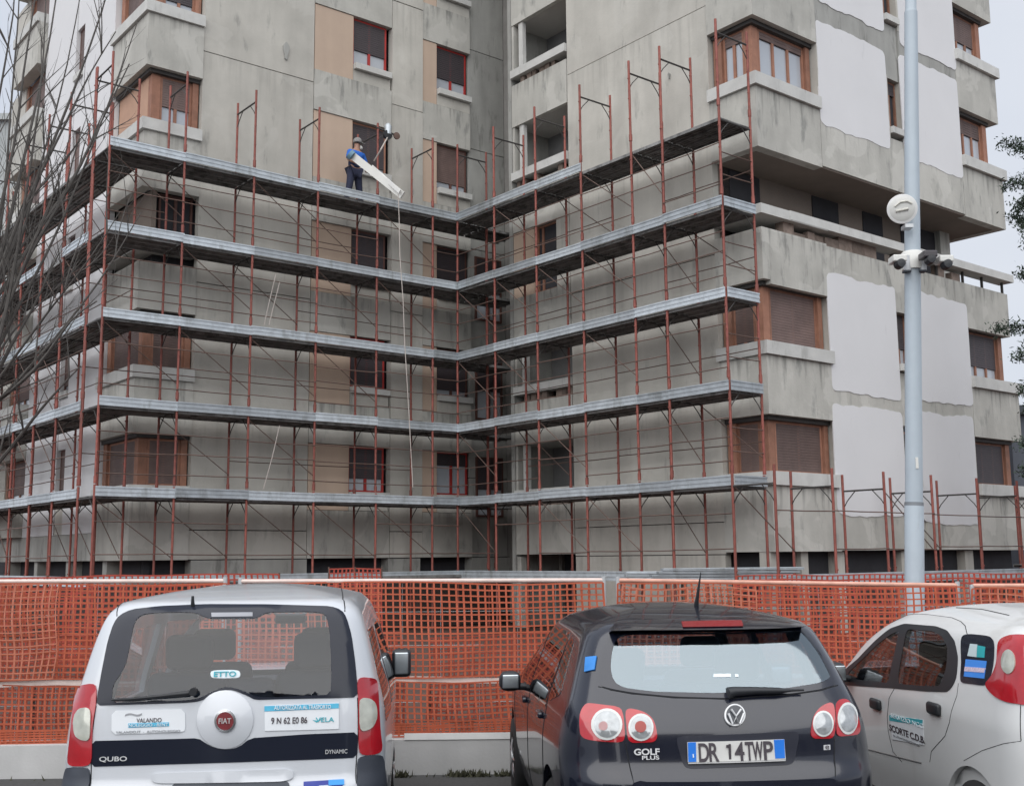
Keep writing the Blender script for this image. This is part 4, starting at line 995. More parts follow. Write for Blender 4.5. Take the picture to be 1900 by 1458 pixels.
wsc = [(-.60,1.04),(.60,1.04),(.54,1.52),(-.54,1.52)]; c.cutter(wsc,'y',1.9,4); c.patch('windscreen', grow(wsc,.02), M_GLS, axis='f', off=.003, th=.004, px=False)
for (ya,yb) in ((.35,.95),(1.15,1.95),(2.05,2.75)):
    q = [(ya,1.02),(yb,1.02),(yb-(.35 if yb>2.5 else .03),1.47),(ya+(.12 if ya<.5 else .03),1.47)]
    c.cutter(q,'x',-1.2,1.2)
    for a_ in ('x','X'): c.patch('side_window', grow(q,.025), M_GLSD, axis=a_, off=.003, th=.004, px=False)
for (y,xx) in ((.62,.74),(3.13,.74)):
    c.cyl(y,.31,.36,.45,1.2); c.cyl(y,.31,.36,-1.2,-.45)
    for sg in (-1,1): wheel(c, sg*.745, y, .305)
c.body()
c.patch('tailgate_band', KL([(217,882),(480,876),(755,868),(790,893),(840,918),(900,926),(960,914),(1015,868),(1300,848),(1558,837),(1555,965),(1100,984),(600,1000),(212,1012)]), M_FRIT, off=.003, smooth=1)
disc = c.patch('badge_dome', KL([(890+142*math.cos(a*math.pi/16),775+147*math.sin(a*math.pi/16)) for a in range(32)]), M_WCAR, off=.006, th=.01, dome=.028, step=.02, smooth=0)
b1 = c.patch('badge', KL([(895+54*math.cos(a*math.pi/12),782+56*math.sin(a*math.pi/12)) for a in range(24)]), M_CHR, off=.038, th=-.02, dome=.002, step=.02, smooth=0)
b2 = c.patch('badge_field', KL([(895+43*math.cos(a*math.pi/12),782+45*math.sin(a*math.pi/12)) for a in range(24)]), mat('badge_red',(.16,.015,.02),.3,var=.2,scale=40), off=.043, th=-.03, step=.02, smooth=0, parent=b1)
c.text('FIAT', *K(895,782), 9, 21, mat('badge_letter',(.45,.43,.43),.3), parent=b1, out=.047, bold=.01)
for sd,lp,lens in (('l',[(163,604),(246,590),(243,700),(226,790),(219,1008),(100,1005),(113,880),(130,740),(146,640)],[(220,714),(165,718),(146,750),(138,800),(143,850),(165,876),(216,883)]),
                ('r',[(1551,560),(1640,566),(1652,600),(1658,700),(1664,830),(1678,940),(1561,955),(1559,700)],[(1561,668),(1604,668),(1634,690),(1643,740),(1638,790),(1612,826),(1562,835)])):
    t = c.patch('tail_light', KL(lp), M_REDL, off=.010, th=.012)
    c.patch('reversing_lens', KL(lens), M_CLRL, off=.016, th=.0, dome=.004, parent=t, step=.025)
c.patch('bumper_corner', KL([(95,1010),(212,1013),(205,1140),(60,1140)]), M_GREYP, off=.012)
c.patch('bumper_corner', KL([(1554,958),(1678,944),(1706,1140),(1552,1140)]), M_GREYP, off=.012)
c.patch('brake_light', KL([(820,240),(1028,238),(1028,258),(822,261)]), mat('pale_brake_lens',(.28,.29,.32),.3), off=.006, smooth=0)
st = c.patch('sticker', KL([(320,730),(688,722),(690,830),(670,838),(318,850)]), mat('white_sticker',(.72,.75,.78),.5,var=.02), off=.0045, smooth=1, label='white sticker with small dark and blue lettering')
MI = mat('dark_ink',(.06,.05,.06),.6,var=0); MBL = mat('sticker_blue',(.08,.42,.62),.5,var=.1,scale=20); MTE = mat('sticker_teal',(.05,.38,.45),.5,var=.1,scale=20); MGI = mat('grey_ink',(.3,.31,.33),.6,var=0); MPALE = mat('pale_print',(.7,.78,.82),.6,var=0)
c.text('VALANDO', *K(508,778), 7, 42, MI, st, out=.0065)
c.patch('blue_bar', KL([(403,794),(608,788),(609,808),(404,816)]), MBL, off=.0062, smooth=0, parent=st)
c.text('NOLEGGIO - RENT', *K(506,802), 5, 66, MPALE, st, out=.009)
c.text('VALANDO.IT  -  AUTONOLEGGIO', *K(503,835), 4, 108, MGI, st, out=.0065)
c.text('~', *K(430,750), 5, 28, MGI, st, out=.0065)
s2 = c.patch('sticker', KL([(1088,706),(1462,692),(1462,822),(1090,832)]), mat('white_sticker',(.72,.75,.78),.5), off=.0045, smooth=0, label='white sticker with light blue header and black number')
c.patch('blue_header', KL([(1088,707),(1462,693),(1462,718),(1088,734)]), MBL, off=.0062, smooth=0, parent=s2)
c.text('AUTORIZZATA AL TRASPORTO', *K(1280,713), 7, 98, MPALE, s2, out=.009, bold=.01)
c.text('9 N 62 E0 86', *K(1213,779), 11, 62, MI, s2, out=.0065, bold=.015)
c.text('VELA', *K(1392,775), 8, 32, MTE, s2, out=.0065, bold=.012)
c.patch('tick_mark', KL([(1330,776),(1350,790),(1385,768),(1352,780)]), MTE, off=.0062, smooth=0, parent=s2)
c.text('QUBO', *K(328,974), 9, 46, M_SATIN, out=.008, bold=.01)
c.text('DYNAMIC', *K(1450,935), 7, 38, M_SATIN, out=.008)
ov = c.patch('oval_sticker', KL([(815,545),(822,530),(870,526),(950,526),(966,536),(966,556),(955,566),(870,568),(822,566)]), MPALE, off=.0055, smooth=1)
c.text('ETTO', *K(890,547), 9, 38, MTE, ov, out=.009, bold=.02)
hr_ = c.patch('handle_strip', KL([(520,1052),(560,1042),(1200,1022),(1232,1034),(1234,1075),(1180,1090),(560,1100),(520,1090)]), M_WCAR, off=.012, th=.0)
c.patch('number_plate_holder', KL([(620,1096),(1215,1082),(1215,1150),(620,1160)]), M_GREYP, off=.006)
b_ = c.patch('blue_sticker', KL([(1285,1088),(1488,1076),(1490,1150),(1283,1150)]), mat('royal_blue',(.03,.05,.32),.5), off=.005, smooth=0)
c.patch('light_blue_half', KL([(1410,1080),(1488,1076),(1490,1104),(1410,1108)]), mat('sky_blue',(.03,.30,.75),.5), off=.007, smooth=0, parent=b_)
mb = MB(); P = [c.hit(*K(x,y)) for x,y in ((735,632),(700,640),(560,655),(420,668),(325,672))]; mb.tube([p+Vector((0,-.03,0)) for p in P],[.012,.014,.009,.008,.006],8)
mb.lathe([(.0001,-.03),(.02,-.03),(.02,.02),(.0001,.02)],tuple(P[0]+Vector((0,-.02,0))),12,'y'); mb.build('wiper', M_BLK, c.rt, True)
mb = MB(); p = c.hit(*K(727,205)); mb.tube([p,p+Vector((0,-.01,.03)),p+Vector((0,-.01,.055))],[.012,.009,.007],8); mb.build('washer_nozzle', M_BLK, c.rt, True)
c.seam(KL([(345,255),(365,190),(385,160)])); c.seam(KL([(1492,232),(1482,170),(1476,110)]))
c.seam(KL([(240,704),(217,880),(208,1120)]),.003); c.seam(KL([(1556,664),(1559,840),(1550,1120)]),.003)
interior(c,.72,.5,.25,3.1)
mb = MB(); mb.box((-.62,.16,.55),(.62,.75,.97)); mb.build('parcel_cover', M_INT, c.rt)
seat(c,-.36,1.15,.62); seat(c,.40,1.15,.62); seat(c,.02,1.05,.55,low=True,wd=.3); seat(c,-.36,2.05,.6); seat(c,.36,2.05,.6)
rbox('rear_view_mirror',(-.02,2.5,1.42),(.2,2.53,1.49),.012,M_BLK,c.rt)
def mirror(car, x, y, z, w_=.19, h_=.20, face=-1):
    sg = 1 if x > 0 else -1
    m_ = rbox('door_mirror',(x,y,z),(x+sg*w_,y+.12,z+h_) if sg>0 else (x,y+.12,z+h_),.035,M_BLK,car.rt) if sg > 0 else rbox('door_mirror',(x-w_,y,z),(x,y+.12,z+h_),.055,M_BLK,car.rt)
    rbox('mirror_glass',(-w_/2+.02,-.075,-h_/2+.025),(w_/2-.02,-.058,h_/2-.02),.008,mat('mirror_glass',(.55,.6,.63),.35,metal=1,var=0),m_)
    mb = MB(); mb.tube([(-sg*(w_/2+.09),.04,-h_*.35),(-sg*w_*.3,.03,-h_*.3)],.025,8); mb.build('mirror_arm', M_BLK, m_, True)
    return m_
mirror(c,.83,2.5,1.02,.14,.2)

# ---------------- dark hatchback
K = lambda x,y: (900+x*.38947, 1050+y*.38947)
KL = lambda L: [K(*p) for p in L]
sg_ = dict(L=4.2, zb=.28, ze=1.50, crown=.085, ym=1.45, bulge=.09, tf=.06,
  rear=[(.28,.04),(.5,.0),(.72,.0),(.82,.05),(.98,.075),(1.05,.11),(1.2,.22),(1.4,.37),(1.5,.47)],
  front=[(.28,4.1),(.5,4.2),(.75,4.12),(.92,3.75),(1.0,3.35),(1.25,2.75),(1.5,2.2)],
  w=[(.28,.83),(.55,.87),(.8,.872),(1.0,.845),(1.2,.775),(1.4,.695),(1.46,.665),(1.5,.61)],
  rx=[(.28,.3),(.8,.26),(1.1,.18),(1.5,.13)], ry=[(.28,.4),(.8,.34),(1.1,.26),(1.5,.2)])
golf = Car('parked_car', Vector((1.115,6.0,0)), math.radians(4.6), sg_, M_NAVY, 'dark navy hatchback with round twin tail lamps between the two white vehicles', 'car')
c = golf
glo = KL([(590,328),(700,322),(900,321),(1200,318),(1400,312),(1505,304),(1560,370),(1625,470),(1672,566),(1600,590),(1450,612),(1150,632),(900,625),(700,606),(600,588),(545,572),(558,480),(570,400)])
gin = KL([(598,500),(602,430),(615,370),(640,335),(700,326),(900,325),(1200,322),(1400,317),(1500,311),(1535,345),(1590,420),(1640,515),(1642,535),(1600,558),(1400,590),(1100,608),(800,601),(660,583),(615,555)])
c.cutter(grow(to2(c.pxs(gin)),.012),'y',-.5,1.0)
c.patch('rear_window_border', glo, M_NAVY, holes=[gin], off=.004, th=.006, smooth=1)
c.patch('rear_window', gin, M_GLSG, off=.001, th=.004, smooth=1)
wsc = [(-.62,1.02),(.62,1.02),(.52,1.44),(-.52,1.44)]; c.cutter(wsc,'y',1.9,4.3); c.patch('windscreen', grow(wsc,.02), M_GLS, axis='f', off=.003, th=.004, px=False)
qs = [[(.72,1.12),(1.02,1.05),(1.02,1.38),(.86,1.36)],[(1.12,1.0),(2.0,.99),(1.97,1.41),(1.12,1.41)],[(2.08,.98),(3.05,.97),(2.7,1.15),(2.3,1.38),(2.08,1.41)]]
for q in qs:
    c.cutter(q,'x',-1.3,1.3)
    for a_ in ('x','X'): c.patch('side_window', grow(q,.03), M_GLSD, axis=a_, off=.003, th=.004, px=False)
for y in (.80,3.38):
    c.cyl(y,.33,.375,.5,1.3); c.cyl(y,.33,.375,-1.3,-.5)
    for s__ in (-1,1): wheel(c, s__*.775, y, .318)
c.body()
# roof spoiler
mb = MB(); top = KL([(596,312),(622,288),(700,276),(900,264),(1100,256),(1300,256),(1420,264),(1512,288)]); bt = KL([(590,322),(640,321),(730,318),(900,318),(1100,316),(1300,312),(1440,306),(1508,299)])
P = [c.hit(*p) for p in top]; Q = [c.hit(*p) for p in bt]; vs = []
for a, b in zip(P,Q): e = Vector((b.x, b.y-.085, b.z+.018)); vs += [a+Vector((0,.06,.012)), Vector((a.x,a.y-.015,a.z+.012)), e, b+Vector((0,.02,-.002))]
mb.add(vs,[(i*4+k,i*4+(k+1)%4,(i+1)*4+(k+1)%4,(i+1)*4+k) for i in range(7) for k in range(4)]+[(0,1,2,3),(31,30,29,28)]); sp = mb.build('roof_spoiler', M_NAVY, c.rt); autosmooth(sp.data,50)
a = vs[14]; b = vs[18]; mb = MB()
def spl(x, f): 
    i = max(k for k in range(7) if vs[k*4+1].x <= x or k == 0); t = (x-vs[i*4+1].x)/(vs[i*4+5].x-vs[i*4+1].x)
    u_ = vs[i*4+1].lerp(vs[i*4+5],t); l_ = vs[i*4+2].lerp(vs[i*4+6],t); return u_.lerp(l_,f)+Vector((0,-.006,.004))
xa, xb = c.hit(*K(945,278)).x, c.hit(*K(1238,276)).x; vv = []
for k in range(9): x = xa+(xb-xa)*k/8; vv += [spl(x,.3), spl(x,.8), spl(x,.8)+Vector((0,.02,0)), spl(x,.3)+Vector((0,.02,0))]
mb.add(vv,[(i*4+k,i*4+(k+1)%4,(i+1)*4+(k+1)%4,(i+1)*4+k) for i in range(8) for k in range(4)]+[(0,1,2,3),(35,34,33,32)]); mb.build('brake_light', mat('dark_red_lens',(.22,.008,.012),.25), sp)
c.seam(KL([(540,576),(600,592),(700,610),(900,629),(1150,636),(1450,616),(1600,594),(1680,570)]))
def lamp(outer, circ, m2=M_CLRG, red=None, label=None):
    t = c.patch('tail_light', KL(outer), M_REDL, off=.008, th=.012, label=label)
    rg = c.patch('lamp_ring', KL(c.ell(*circ)), mat('lamp_ring',(.56,.58,.57),.15,coat=1), off=.013, th=-.004, parent=t, step=.02, smooth=0)
    c.patch('lamp_lens', KL(c.ell(circ[0],circ[1],circ[2]*.84,circ[3]*.84)), m2, off=.0135, th=-.004, dome=.008, parent=t, step=.02, smooth=0)
    if red: c.patch('red_lens_spot', KL(c.ell(*red[:4])), mat('red_refl',(.32,.05,.04),.3) if len(red) == 4 else mat('pink_bulb_reflection',(.42,.24,.24),.4), off=.0225, th=-.014, parent=t, step=.02, smooth=0)  # pink ellipse paints a red reflection over the outer lamp's bulb
lamp([(455,700),(480,660),(505,657),(654,676),(668,842),(560,838),(460,822),(452,760)],(582,758,72,73),red=(566,768,20,19,'p'))
lamp([(664,679),(740,691),(785,715),(810,750),(824,838),(750,843),(678,843)],(742,772,60,63),red=(740,772,27,25))
lamp([(1660,650),(1610,664),(1575,695),(1555,740),(1546,822),(1605,824),(1662,822)],(1607,755,49,60))
lamp([(1664,648),(1715,632),(1745,665),(1770,710),(1786,800),(1730,810),(1668,814)],(1722,730,46,74))
# badge: ring with V over W
bd = c.patch('badge', KL(c.ell(1188,715,50,52)), M_SATIN, off=.012, th=0, dome=.003, step=.02, smooth=0)
c.patch('badge_field', KL(c.ell(1188,715,42,44)), mat('badge_grey',(.05,.055,.065),.3), off=.0165, th=-.01, step=.02, smooth=0, parent=bd)
for pts in ([(1165,680),(1188,712),(1211,680)],[(1152,700),(1172,750),(1188,718),(1204,750),(1224,700)]):
    mb = MB(); Pp = [c.hit(*K(*p)) for p in pts]; mb.tube([p+Vector((0,-.034,.0)) for p in Pp],.006,6); mb.build('emblem_bar', M_SATIN, bd, True)
# plate
rec = c.patch('plate_recess', KL([(905,812),(1500,788),(1472,948),(950,968)]), mat('navy_shade',(.010,.012,.024),.4), off=.002)
pl_ = c.patch('number_plate', KL([(962,840),(1419,826),(1426,922),(965,936)]), mat('plate_white',(.62,.62,.60),.4,var=.05,scale=10), off=.02, th=0, smooth=0, step=.03)
for q in ([(963,841),(1001,840),(1003,934),(966,935)],[(1369,829),(1418,827),(1422,917),(1376,919)]): c.patch('blue_band', KL(q), mat('plate_blue',(.01,.18,.70),.4), off=.022, th=-.012, smooth=0, parent=pl_)
c.patch('plate_strip', KL([(966,937),(1426,921),(1427,932),(966,946)]), mat('plate_frame',(.5,.5,.5),.4), off=.018, smooth=0, parent=pl_)
for ch, x, w_ in (('D',1038,18),('R',1086,17),('1',1153,10),('4',1206,17),('T',1252,14),('W',1292,19),('P',1343,17)):
    if ch == '1':
        mb = MB(); q_ = c.hit(*K(1156,884)); yy = q_.y-.026
        mb.box((q_.x-.001,yy,q_.z-.036),(q_.x+.011,yy+.003,q_.z+.040)); mb.box((q_.x-.013,yy,q_.z+.022),(q_.x-.0015,yy+.003,q_.z+.036)); mb.build('lettering', MI, pl_); continue
    c.text(ch, *K(x,884-(x-1190)*.031), 31, w_, MI, pl_, out=.0235, bold=0 if ch == '1' else .018)
c.text('I', *K(988,905), 6, 2, MPALE, pl_, out=.0235)
c.text('GOLF', *K(770,886), 11, 45, M_SATIN, out=.008, bold=.03)
c.text('PLUS', *K(788,914), 7, 30, M_SATIN, out=.008, bold=.02)
e_ = c.patch('small_badge', KL([(1612,854),(1643,852),(1644,876),(1613,878)]), M_SATIN, off=.004, smooth=0); c.text('e', *K(1628,865), 6, 7, MI, e_, out=.006)
mb = MB(); P = [c.hit(*K(x,y))+Vector((0,-.035,0)) for x,y in ((1150,603),(1180,596),(1280,592),(1385,592),(1450,590),(1508,588))]; mb.tube(P,[.03,.026,.02,.017,.007,.006],8); mb.build('wiper', M_BLK, c.rt, True)
mb = MB(); p = Vector((c.hit(*K(1020,196)).x, 1.1, 1.58)); mb.tube([p,p+Vector((0,-.02,.03)),p+Vector((.02,-.06,.2))],[.016,.012,.003],8); mb.build('antenna', M_BLK, c.rt, True)
c.seam(KL([(668,845),(690,960),(710,1040)]),.003); c.seam(KL([(1664,824),(1668,960),(1664,1040)]),.003)
c.patch('bumper_highlight_lip', KL([(700,1030),(1665,1012),(1665,1060),(700,1070)]), M_NAVY, off=.02, th=0)
bs = c.patch('blue_sticker', [(1088,1221),(1108,1219),(1104,1244),(1086,1248)], mat('sticker_strong_blue',(.03,.22,.62),.5), axis='x', off=.01, smooth=0)
c.sidescale = 1
gs_ = c.patch('glass_sticker', KL([(1088,517),(1170,516),(1170,532),(1088,533)]), MPALE, off=.004, smooth=0); c.patch('glass_sticker', KL([(1190,518),(1206,518),(1206,532),(1190,532)]), MPALE, off=.004, smooth=0)
for q in ([(1.02,.3),(1.06,.7),(1.05,1.05),(1.06,1.40)],[(2.04,.3),(2.04,.9),(2.04,1.42)],[(3.0,.45),(3.1,.7),(3.1,.95)]):
    c.seam([(-.9,a,b) for a,b in q],.003,px=False)
for y,z in ((1.25,.93),(2.25,.90)):
    p_, n_ = c.cast(y,z,'x'); rbox('door_handle',(p_.x-.03,y-.09,z-.018),(p_.x+.004,y+.09,z+.018),.012,M_NAVY,c.rt)
interior(c,.74,.45,.35,3.2)
mb = MB(); mb.box((-.6,.35,.5),(.6,.85,.96)); mb.build('parcel_shelf', M_INT, c.rt)
seat(c,-.36,1.25,.50); seat(c,.36,1.25,.50); seat(c,0,1.25,.46,low=True,wd=.25); seat(c,-.36,2.2,.5); seat(c,.36,2.2,.5)
mirror(c,-.885,2.32,.94,.155,.14); mirror(c,.90,2.30,.95,.18,.15)

# ---------------- white small car on the right
K = lambda x,y: (1500+x*.27992, 1050+y*.27992)
KL = lambda L: [K(*p) for p in L]
sp_ = dict(L=3.65, zb=.26, ze=1.455, crown=.095, ym=1.35, bulge=.05, tf=.05,
  rear=[(.26,.04),(.5,.0),(.75,.0),(1.0,.03),(1.2,.06),(1.38,.12),(1.455,.2)],
  front=[(.26,3.58),(.5,3.65),(.75,3.6),(.92,3.35),(1.0,3.08),(1.25,2.68),(1.455,2.2)],
  w=[(.26,.79),(.55,.82),(.9,.822),(1.05,.80),(1.25,.75),(1.38,.705),(1.455,.63)],
  rx=[(.26,.2),(1.455,.16)], ry=[(.26,.3),(1.455,.24)])
pan = Car('parked_car', Vector((3.475,6.2,0)), math.radians(3.8), sp_, M_WCAR2, 'white small car with tall red rear lamp and a teal-headed door sticker', 'car')
c = pan
fr = [(2.70,.90),(2.84,.94),(2.40,1.12),(2.15,1.265),(1.95,1.36),(1.76,1.405),(1.28,1.415),(1.08,1.40),(.93,1.35),(.84,1.26),(.81,1.15),(.84,1.09),(.90,1.05),(1.2,1.02),(1.75,.98)]
g1 = [(2.50,.965),(2.56,1.0),(2.28,1.14),(2.08,1.25),(1.90,1.325),(1.77,1.36),(1.77,1.2),(1.79,1.01)]
g2 = [(1.66,1.375),(1.28,1.385),(1.12,1.365),(1.0,1.31),(.96,1.2),(.98,1.11),(1.02,1.07),(1.3,1.045),(1.64,1.02)]
A1, A2 = g1, g2
c.cutter(grow(A1,.008),'x',-1.3,1.3); c.cutter(grow(A2,.008),'x',-1.3,1.3)
c.patch('window_frame', fr, M_BLK, axis='x', holes=[g1,g2], off=.004, th=.006, px=False)
c.patch('side_window', g1, M_GLSD, axis='x', off=.001, th=.004, px=False); c.patch('side_window', g2, M_GLSD, axis='x', off=.001, th=.004, px=False)
for q in (A1,A2): c.patch('side_window', grow(q,.03), M_GLSD, axis='X', off=.003, th=.004, px=False)
wsc = [(-.58,1.0),(.58,1.0),(.5,1.40),(-.5,1.40)]; c.cutter(wsc,'y',1.9,4.3); c.patch('windscreen', grow(wsc,.02), M_GLS, axis='f', off=.003, th=.004, px=False)
qw = c.patch('quarter_window', KL([(1020,462),(1080,456),(1180,466),(1222,480),(1236,520),(1234,600),(1220,700),(1195,785),(1160,795),(1008,775),(1018,640)]), M_FRIT, axis='x', off=.005)
s3 = c.patch('sticker', KL([(1050,622),(1188,634),(1172,750),(1038,736)]), mat('mid_blue',(.05,.25,.75),.4), axis='x', off=.008, smooth=0, label='blue parking sticker on the quarter window', parent=qw)
c.patch('pale_strip', KL([(1046,672),(1182,682),(1174,712),(1042,702)]), mat('pink_white',(.6,.5,.6),.5,var=.4,scale=120), axis='x', off=.010, smooth=0, parent=qw)
c.patch('pale_reflection_card', KL([(1078,520),(1125,524),(1120,608),(1060,600)]), mat('pale_card',(.5,.6,.62),.5), axis='x', off=.007, smooth=0, parent=qw)
c.patch('teal_card', KL([(1127,530),(1178,540),(1172,612),(1122,608)]), mat('teal_card',(.02,.35,.38),.5), axis='x', off=.007, smooth=0, parent=qw)
t = c.patch('tail_light', [(.43,1.385),(.38,1.415),(.3,1.425),(.2,1.415),(.10,1.38),(.06,1.25),(.05,1.15),(.06,1.065),(.24,1.07),(.34,1.085),(.43,1.115),(.47,1.145),(.42,1.18),(.385,1.25),(.40,1.32)], M_REDL, axis='x', off=.008, px=False)
c.patch('clear_lens', KL(c.ell(1335,640,44,80)), M_CLRL, axis='x', off=.013, dome=.006, parent=t, smooth=0, step=.02)
for x_,y_,w_ in ((455,915,.17),(842,945,.17)):
    p_ = c.hit(*K(x_,y_)); rbox('door_handle',(p_.x-.03,p_.y-w_/2,p_.z-.04),(p_.x+.006,p_.y+w_/2,p_.z+.035),.02,M_BLK,c.rt)
c.seam(KL([(570,815),(535,880),(523,1000),(530,1100),(560,1230),(620,1300)]),.0025)
c.seam(KL([(995,780),(985,860),(950,960),(935,1040),(905,1130),(850,1190),(815,1230),(805,1300)]),.0025)
c.seam(KL([(530,350),(640,328),(800,325),(950,345),(1010,370),(1040,400),(1053,455)]),.0025)
c.seam(KL([(980,280),(1150,290),(1330,330)]),.004); c.seam(KL([(1410,870),(1405,1000),(1410,1160)]),.003); c.seam(KL([(1410,1162),(1290,1180),(1150,1225),(1030,1292)]),.002)
c.seam(KL([(378,1212),(560,1258),(750,1306)]),.006,'rub_strip',mat('grey_strip',(.2,.2,.2),.6))
s4 = c.patch('sticker', KL([(541,990),(762,1022),(766,1188),(560,1150)]), mat('white_sticker',(.72,.75,.78),.5), axis='x', off=.0045, smooth=0, label='white door sticker with teal header')
c.patch('teal_header', KL([(541,990),(762,1022),(761,1058),(542,1027)]), mat('teal_head',(.04,.36,.42),.5), axis='x', off=.006, smooth=0, parent=s4)
c.sidescale = 2.9
c.text('SERVIZIO NCC', *K(655,1025), 7, 46, MPALE, s4, side=True, out=.0075)
c.text('SCORTE C.D.B.', *K(655,1112), 11, 50, MI, s4, side=True, out=.006, bold=.02)
c.text('autorizzazione', *K(650,1152), 4, 36, MGI, s4, side=True, out=.006)
c.cyl(.62,.30,.365,-1.3,-.5); c.cyl(.62,.30,.365,.5,1.3); c.cyl(2.92,.30,.355,-1.3,-.5); c.cyl(2.92,.30,.355,.5,1.3)
for y in (.62,2.92):
    for s__ in (-1,1): wheel(c, s__*.725, y, .295)
rw = [(-.55,1.05),(.55,1.05),(.5,1.36),(-.5,1.36)]; c.patch('rear_window', rw, M_FRIT, off=.003, px=False)
c.body()
interior(c,.70,.45,.3,3.0)
seat(c,-.34,1.15,.45); seat(c,.34,1.15,.45); seat(c,-.34,2.1,.45); seat(c,.34,2.1,.45)
mirror(c,-.86,2.42,.94,.17,.15)

# ================================================================== TREES AND FAR THINGS
def grow_branch(mb, p, d, L, r, rnd, depth, curve=.12, kids=3, up=.05, spread=.5):
    n = 7; pts = [p]; rs = [r]; dd = d.normalized()
    bend = Vector((rnd.uniform(-1,1), rnd.uniform(-1,1), rnd.uniform(-.4,1)))*curve
    for i in range(n):
        dd = (dd+bend/n*1.6+Vector((rnd.uniform(-1,1),rnd.uniform(-1,1),rnd.uniform(-1,1)))*.045+Vector((0,0,up/n))).normalized()
        pts.append(pts[-1]+dd*L/n); rs.append(r*(1-.8*(i+1)/n))
    mb.tube(pts, rs, 6 if r > .012 else 4)
    if depth > 0:
        for k in range(kids):
            i = rnd.randint(1, n-1); q = pts[i]; t = (pts[i+1]-pts[i]).normalized()
            side = Vector((rnd.uniform(-1,1), rnd.uniform(-1,1), rnd.uniform(-.5,1))).normalized()
            grow_branch(mb, q, (t+side*spread), L*rnd.uniform(.35,.62), max(rs[i]*.6,.0035), rnd, depth-1, curve, kids, up, spread)
tb = at(-150, 1300, 15.0); tb.z = 0
tr = empty('bare_tree', tb, 0, 'leafless grey tree with long upswept branches at the left edge', 'tree')
Tt = lambda p: p-tb
mb = MB(); trunk = [tb, Vector((tb.x+.05,15.0,1.2)), Vector((tb.x+.15,14.95,2.4)), Vector((tb.x+.2,15.0,3.4)), Vector((tb.x+.22,15.05,4.5))]
mb.tube([Tt(p) for p in trunk],[.17,.14,.12,.09,.05],10); mb.build('trunk', M_BARK, tr, True)
rnd = random.Random(21)
mains = [((-60,900),(60,480),(85,0)), ((-60,840),(20,400),(38,-60)), ((-80,700),(110,420),(240,120)), ((-60,760),(90,330),(155,-40)), ((-50,650),(70,280),(112,-80)), ((-70,620),(95,440),(190,215)),
         ((-40,560),(40,250),(70,-60)), ((-60,760),(120,560),(222,395)), ((-60,880),(80,640),(180,560)), ((-80,980),(60,760),(150,680)), ((-60,800),(160,600),(262,395)), ((-50,500),(14,180),(28,-90)), ((-60,690),(30,600),(118,525)),
         ((-60,720),(60,500),(130,250)), ((-60,640),(100,300),(205,-30)), ((-60,520),(110,250),(215,60)),((-70,820),(30,640),(110,470)),((-60,600),(50,430),(150,330)),((-60,700),(150,400),(256,40)),((-60,560),(20,440),(75,330))]
for i,(a,b,c_) in enumerate(mains):
    Y0 = 15+rnd.uniform(-.9,.9); mb = MB()
    A, B, C = at(*a,15.), at(*b,Y0), at(*c_,Y0+rnd.uniform(-.5,.5)); s0 = trunk[2+(i%3)]
    pts = []
    n = 14
    for k in range(n+1):
        t = k/n; p = (1-t)**3*s0+3*t*(1-t)**2*A+3*t*t*(1-t)*B+t**3*C
        p += Vector((noise.noise(Vector((t*4,i,0))),noise.noise(Vector((t*4,i,7))),noise.noise(Vector((t*4,i,3)))))*.06
        pts.append(Tt(p))
    r0 = rnd.uniform(.028,.05); mb.tube(pts,[r0*(1-.82*k/n) for k in range(n+1)],6)
    for k in range(9):
        j = rnd.randint(3,n-1); t = (pts[j+1]-pts[j]).normalized() if j < n else Vector((0,0,1))
        side = Vector((rnd.uniform(-1,1),rnd.uniform(-.6,.6),rnd.uniform(-.3,.8))).normalized()
        grow_branch(mb, pts[j], t+side*.65, rnd.uniform(.5,1.3), rnd.uniform(.007,.014), rnd, 1, .25, 3, .05, .6)
    mb.build('branch', M_BARK, tr, True, fix=False)
# evergreen at the right edge
eb = at(2010, 1100, 26); eb.z = 0
et = empty('evergreen_tree', eb, 0, 'dark evergreen tree with ragged sprays reaching in from the right edge', 'tree')
mb = MB(); mb.tube([(0,0,0),(.1,0,4),(.0,.1,8),(.1,0,11.5)],[.24,.18,.11,.03],10); mb.build('trunk', M_BARK, et, True)
rnd = random.Random(5); leaf = MB(); limb = MB()
def spray(p, d, L, dens):
    n = 8; q = p.copy(); dd = d.normalized()
    pts = [q.copy()]
    for i in range(n): dd = (dd+Vector((rnd.uniform(-.2,.2),rnd.uniform(-.2,.2),rnd.uniform(-.22,.12)))).normalized(); q = q+dd*L/n; pts.append(q.copy())
    limb.tube(pts,[.02*(1-.8*i/n) for i in range(n+1)],4)
    for i in range(int(dens*L)):
        t = rnd.random()**.8; c0 = pts[min(n-1,int(t*n))].lerp(pts[min(n,int(t*n)+1)], rnd.random())
        c0 = c0+Vector((rnd.gauss(0,.09),rnd.gauss(0,.09),rnd.gauss(0,.09)))
        a = Vector((rnd.uniform(-1,1),rnd.uniform(-1,1),rnd.uniform(-1,1))).normalized()*rnd.uniform(.03,.075); b = a.cross(Vector((rnd.uniform(-1,1),rnd.uniform(-1,1),1))).normalized()*rnd.uniform(.012,.024)
        leaf.add([c0-a, c0+b, c0+a, c0-b],[(0,1,2,3)])
tips = [(1862,262,26),(1872,300,26),(1885,345,26),(1880,395,26),(1888,450,26),(1895,500,26),(1868,575,25.6),(1882,610,25.8),(1895,640,26),(1892,690,26),(1890,800,26),(1896,840,26),(1905,430,26),(1910,330,26),(1915,560,26),(1912,740,26),(1930,250,26),(1898,410,26),(1893,370,26)]
